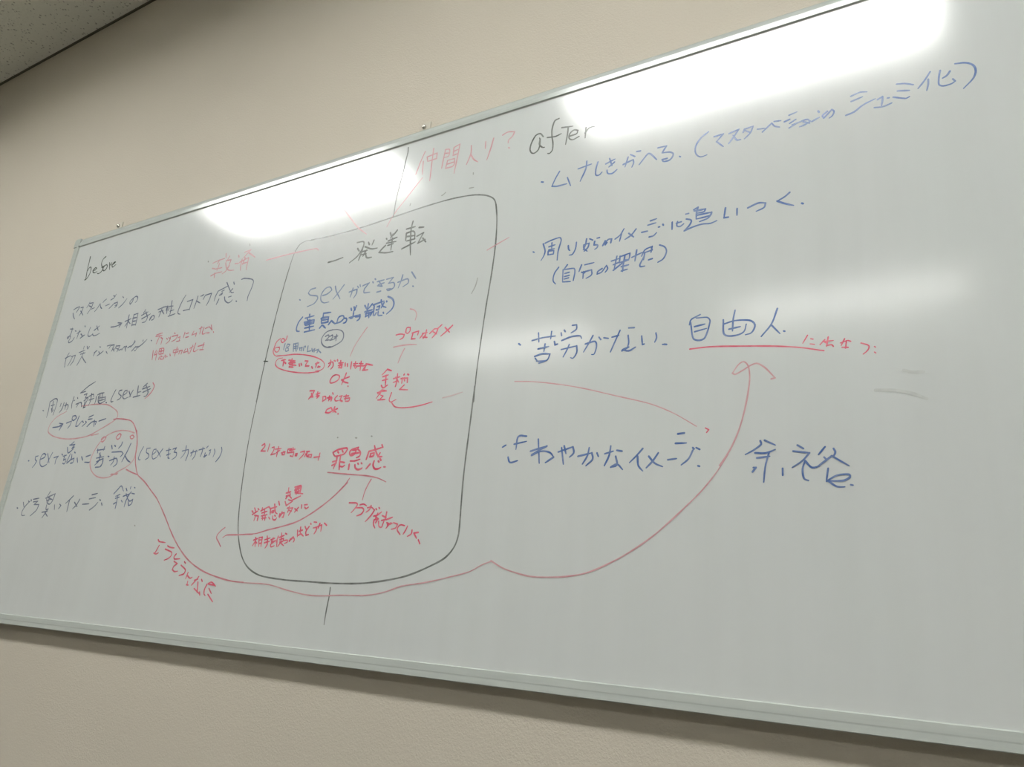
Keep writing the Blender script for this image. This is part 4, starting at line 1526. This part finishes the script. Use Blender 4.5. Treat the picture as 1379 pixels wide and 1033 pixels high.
def smooth_line(p):
    if len(p) < 3:
        a, b_ = p[0], p[-1]
        return [a + (b_ - a) * (k / 3) for k in range(4)]
    out = []
    q = [p[0] * 2 - p[1]] + p + [p[-1] * 2 - p[-2]]
    for i in range(1, len(q) - 2):
        p0, p1, p2, p3 = q[i - 1], q[i], q[i + 1], q[i + 2]
        # sharp turns stay corners
        def tang(a, m, c):
            u1, u2 = (m - a), (c - m)
            if u1.length < 1e-9 or u2.length < 1e-9:
                return Vector((0, 0))
            if u1.normalized().dot(u2.normalized()) < -0.15:
                return Vector((0, 0))
            s_ = min(u1.length, u2.length)
            return (u1.normalized() + u2.normalized()) * 0.5 * s_
        L_ = (p2 - p1).length
        t1, t2 = tang(p0, p1, p2), tang(p1, p2, p3)
        if i == 1: t1 = (p2 - p1)
        if i == len(q) - 3: t2 = (p2 - p1)
        if t1.length > 1e-9: t1 = t1.normalized() * min(L_, t1.length * 1.25)
        if t2.length > 1e-9: t2 = t2.normalized() * min(L_, t2.length * 1.25)
        n = max(3, min(16, int(L_ / 2.5)))
        for k in range(n):
            t = k / n
            h1 = 2 * t ** 3 - 3 * t ** 2 + 1
            h2 = -2 * t ** 3 + 3 * t ** 2
            h3 = t ** 3 - 2 * t ** 2 + t
            h4 = t ** 3 - t ** 2
            out.append(p1 * h1 + p2 * h2 + t1 * h3 + t2 * h4)
    out.append(p[-1].copy())
    return out

def ribbon(bm, pts, wd, y, rnd):
    pts = [p for i, p in enumerate(pts) if i == 0 or (p - pts[i - 1]).length > 1e-4]
    if len(pts) < 2:
        return
    tot = sum((pts[i + 1] - pts[i]).length for i in range(len(pts) - 1))
    acc = 0.0
    prev = None
    ph = rnd.random() * 6
    def put(p):
        return bm.verts.new((p.x / 1000, y, bz(p.y / 1000)))
    N = len(pts)
    for i, p in enumerate(pts):
        if i: acc += (p - pts[i - 1]).length
        d = (pts[min(i + 1, N - 1)] - pts[max(i - 1, 0)])
        if d.length < 1e-9: d = Vector((1, 0))
        d.normalize()
        nrm = Vector((-d.y, d.x))
        f = acc / tot
        hw = wd / 2 * (1.0 + 0.10 * math.sin(ph + acc * 0.11))
        if f > 0.72 and tot > 9: hw *= 1 - 0.30 * (f - 0.72) / 0.28
        a, c = put(p + nrm * hw), put(p - nrm * hw)
        if prev:
            bm.faces.new((prev[0], prev[1], c, a))
        else:
            cap_ = [put(p - d * hw * math.sin(t) + nrm * hw * math.cos(t)) for t in (math.pi / 4, math.pi / 2, 3 * math.pi / 4)]
            bm.faces.new([a] + cap_ + [c])
        if i == N - 1:
            cap_ = [put(p + d * hw * math.sin(t) - nrm * hw * math.cos(t)) for t in (math.pi / 4, math.pi / 2, 3 * math.pi / 4)]
            bm.faces.new([c] + cap_ + [a])
        prev = (a, c)

def clusters(strokes, gap):
    """strokes of one note that stand far apart from each other become pieces of their own"""
    bb = [(min(p.x for p in q) - gap, max(p.x for p in q) + gap, min(p.y for p in q) - gap, max(p.y for p in q) + gap) for q in strokes]
    left = set(range(len(strokes)))
    out = []
    while left:
        todo = [min(left)]
        left.discard(todo[0])
        got = []
        while todo:
            i = todo.pop()
            got.append(i)
            a = bb[i]
            near = [j for j in left if bb[j][0] < a[1] and bb[j][1] > a[0] and bb[j][2] < a[3] and bb[j][3] > a[2]]
            for j in near:
                left.discard(j)
                todo.append(j)
        out.append([strokes[i] for i in sorted(got)])
    return out

def legs(pts):
    """cut a stroke where the pen turns back sharply"""
    out, cur = [], [pts[0]]
    for i in range(1, len(pts) - 1):
        cur.append(pts[i])
        a, b_ = pts[i] - pts[i - 1], pts[i + 1] - pts[i]
        if a.length > 1e-6 and b_.length > 1e-6 and a.normalized().dot(b_.normalized()) < 0.1:
            out.append(cur)
            cur = [pts[i].copy()]
    cur.append(pts[-1])
    out.append(cur)
    return out

rnd = random.Random(4)
for gi, chunk in enumerate(DATA.strip().split('@')[1:]):
    lines = chunk.strip().split('\n')
    lab, colk, wd = lines[0].split('|')
    strokes = [[Vector(tuple(map(float, t.split(',')))) for t in ln.split()] for ln in lines[1:]]
    for part in clusters(strokes, 9.0):
        bm = bmesh.new()
        k = 0
        for pts in part:
            for leg in legs(pts):
                ribbon(bm, smooth_line(leg), float(wd), -0.0001 - (gi % 4) * 0.00007 - (k % 8) * 0.000008, rnd)
                k += 1
        for f in bm.faces:
            f.normal_update()
            if f.normal.y > 0: f.normal_flip()
        me = bpy.data.meshes.new('handwriting')
        bm.to_mesh(me); bm.free()
        o = link('smudge' if colk == 's' else 'handwriting', me, ink_mat[colk], board)
        o['label'] = lab
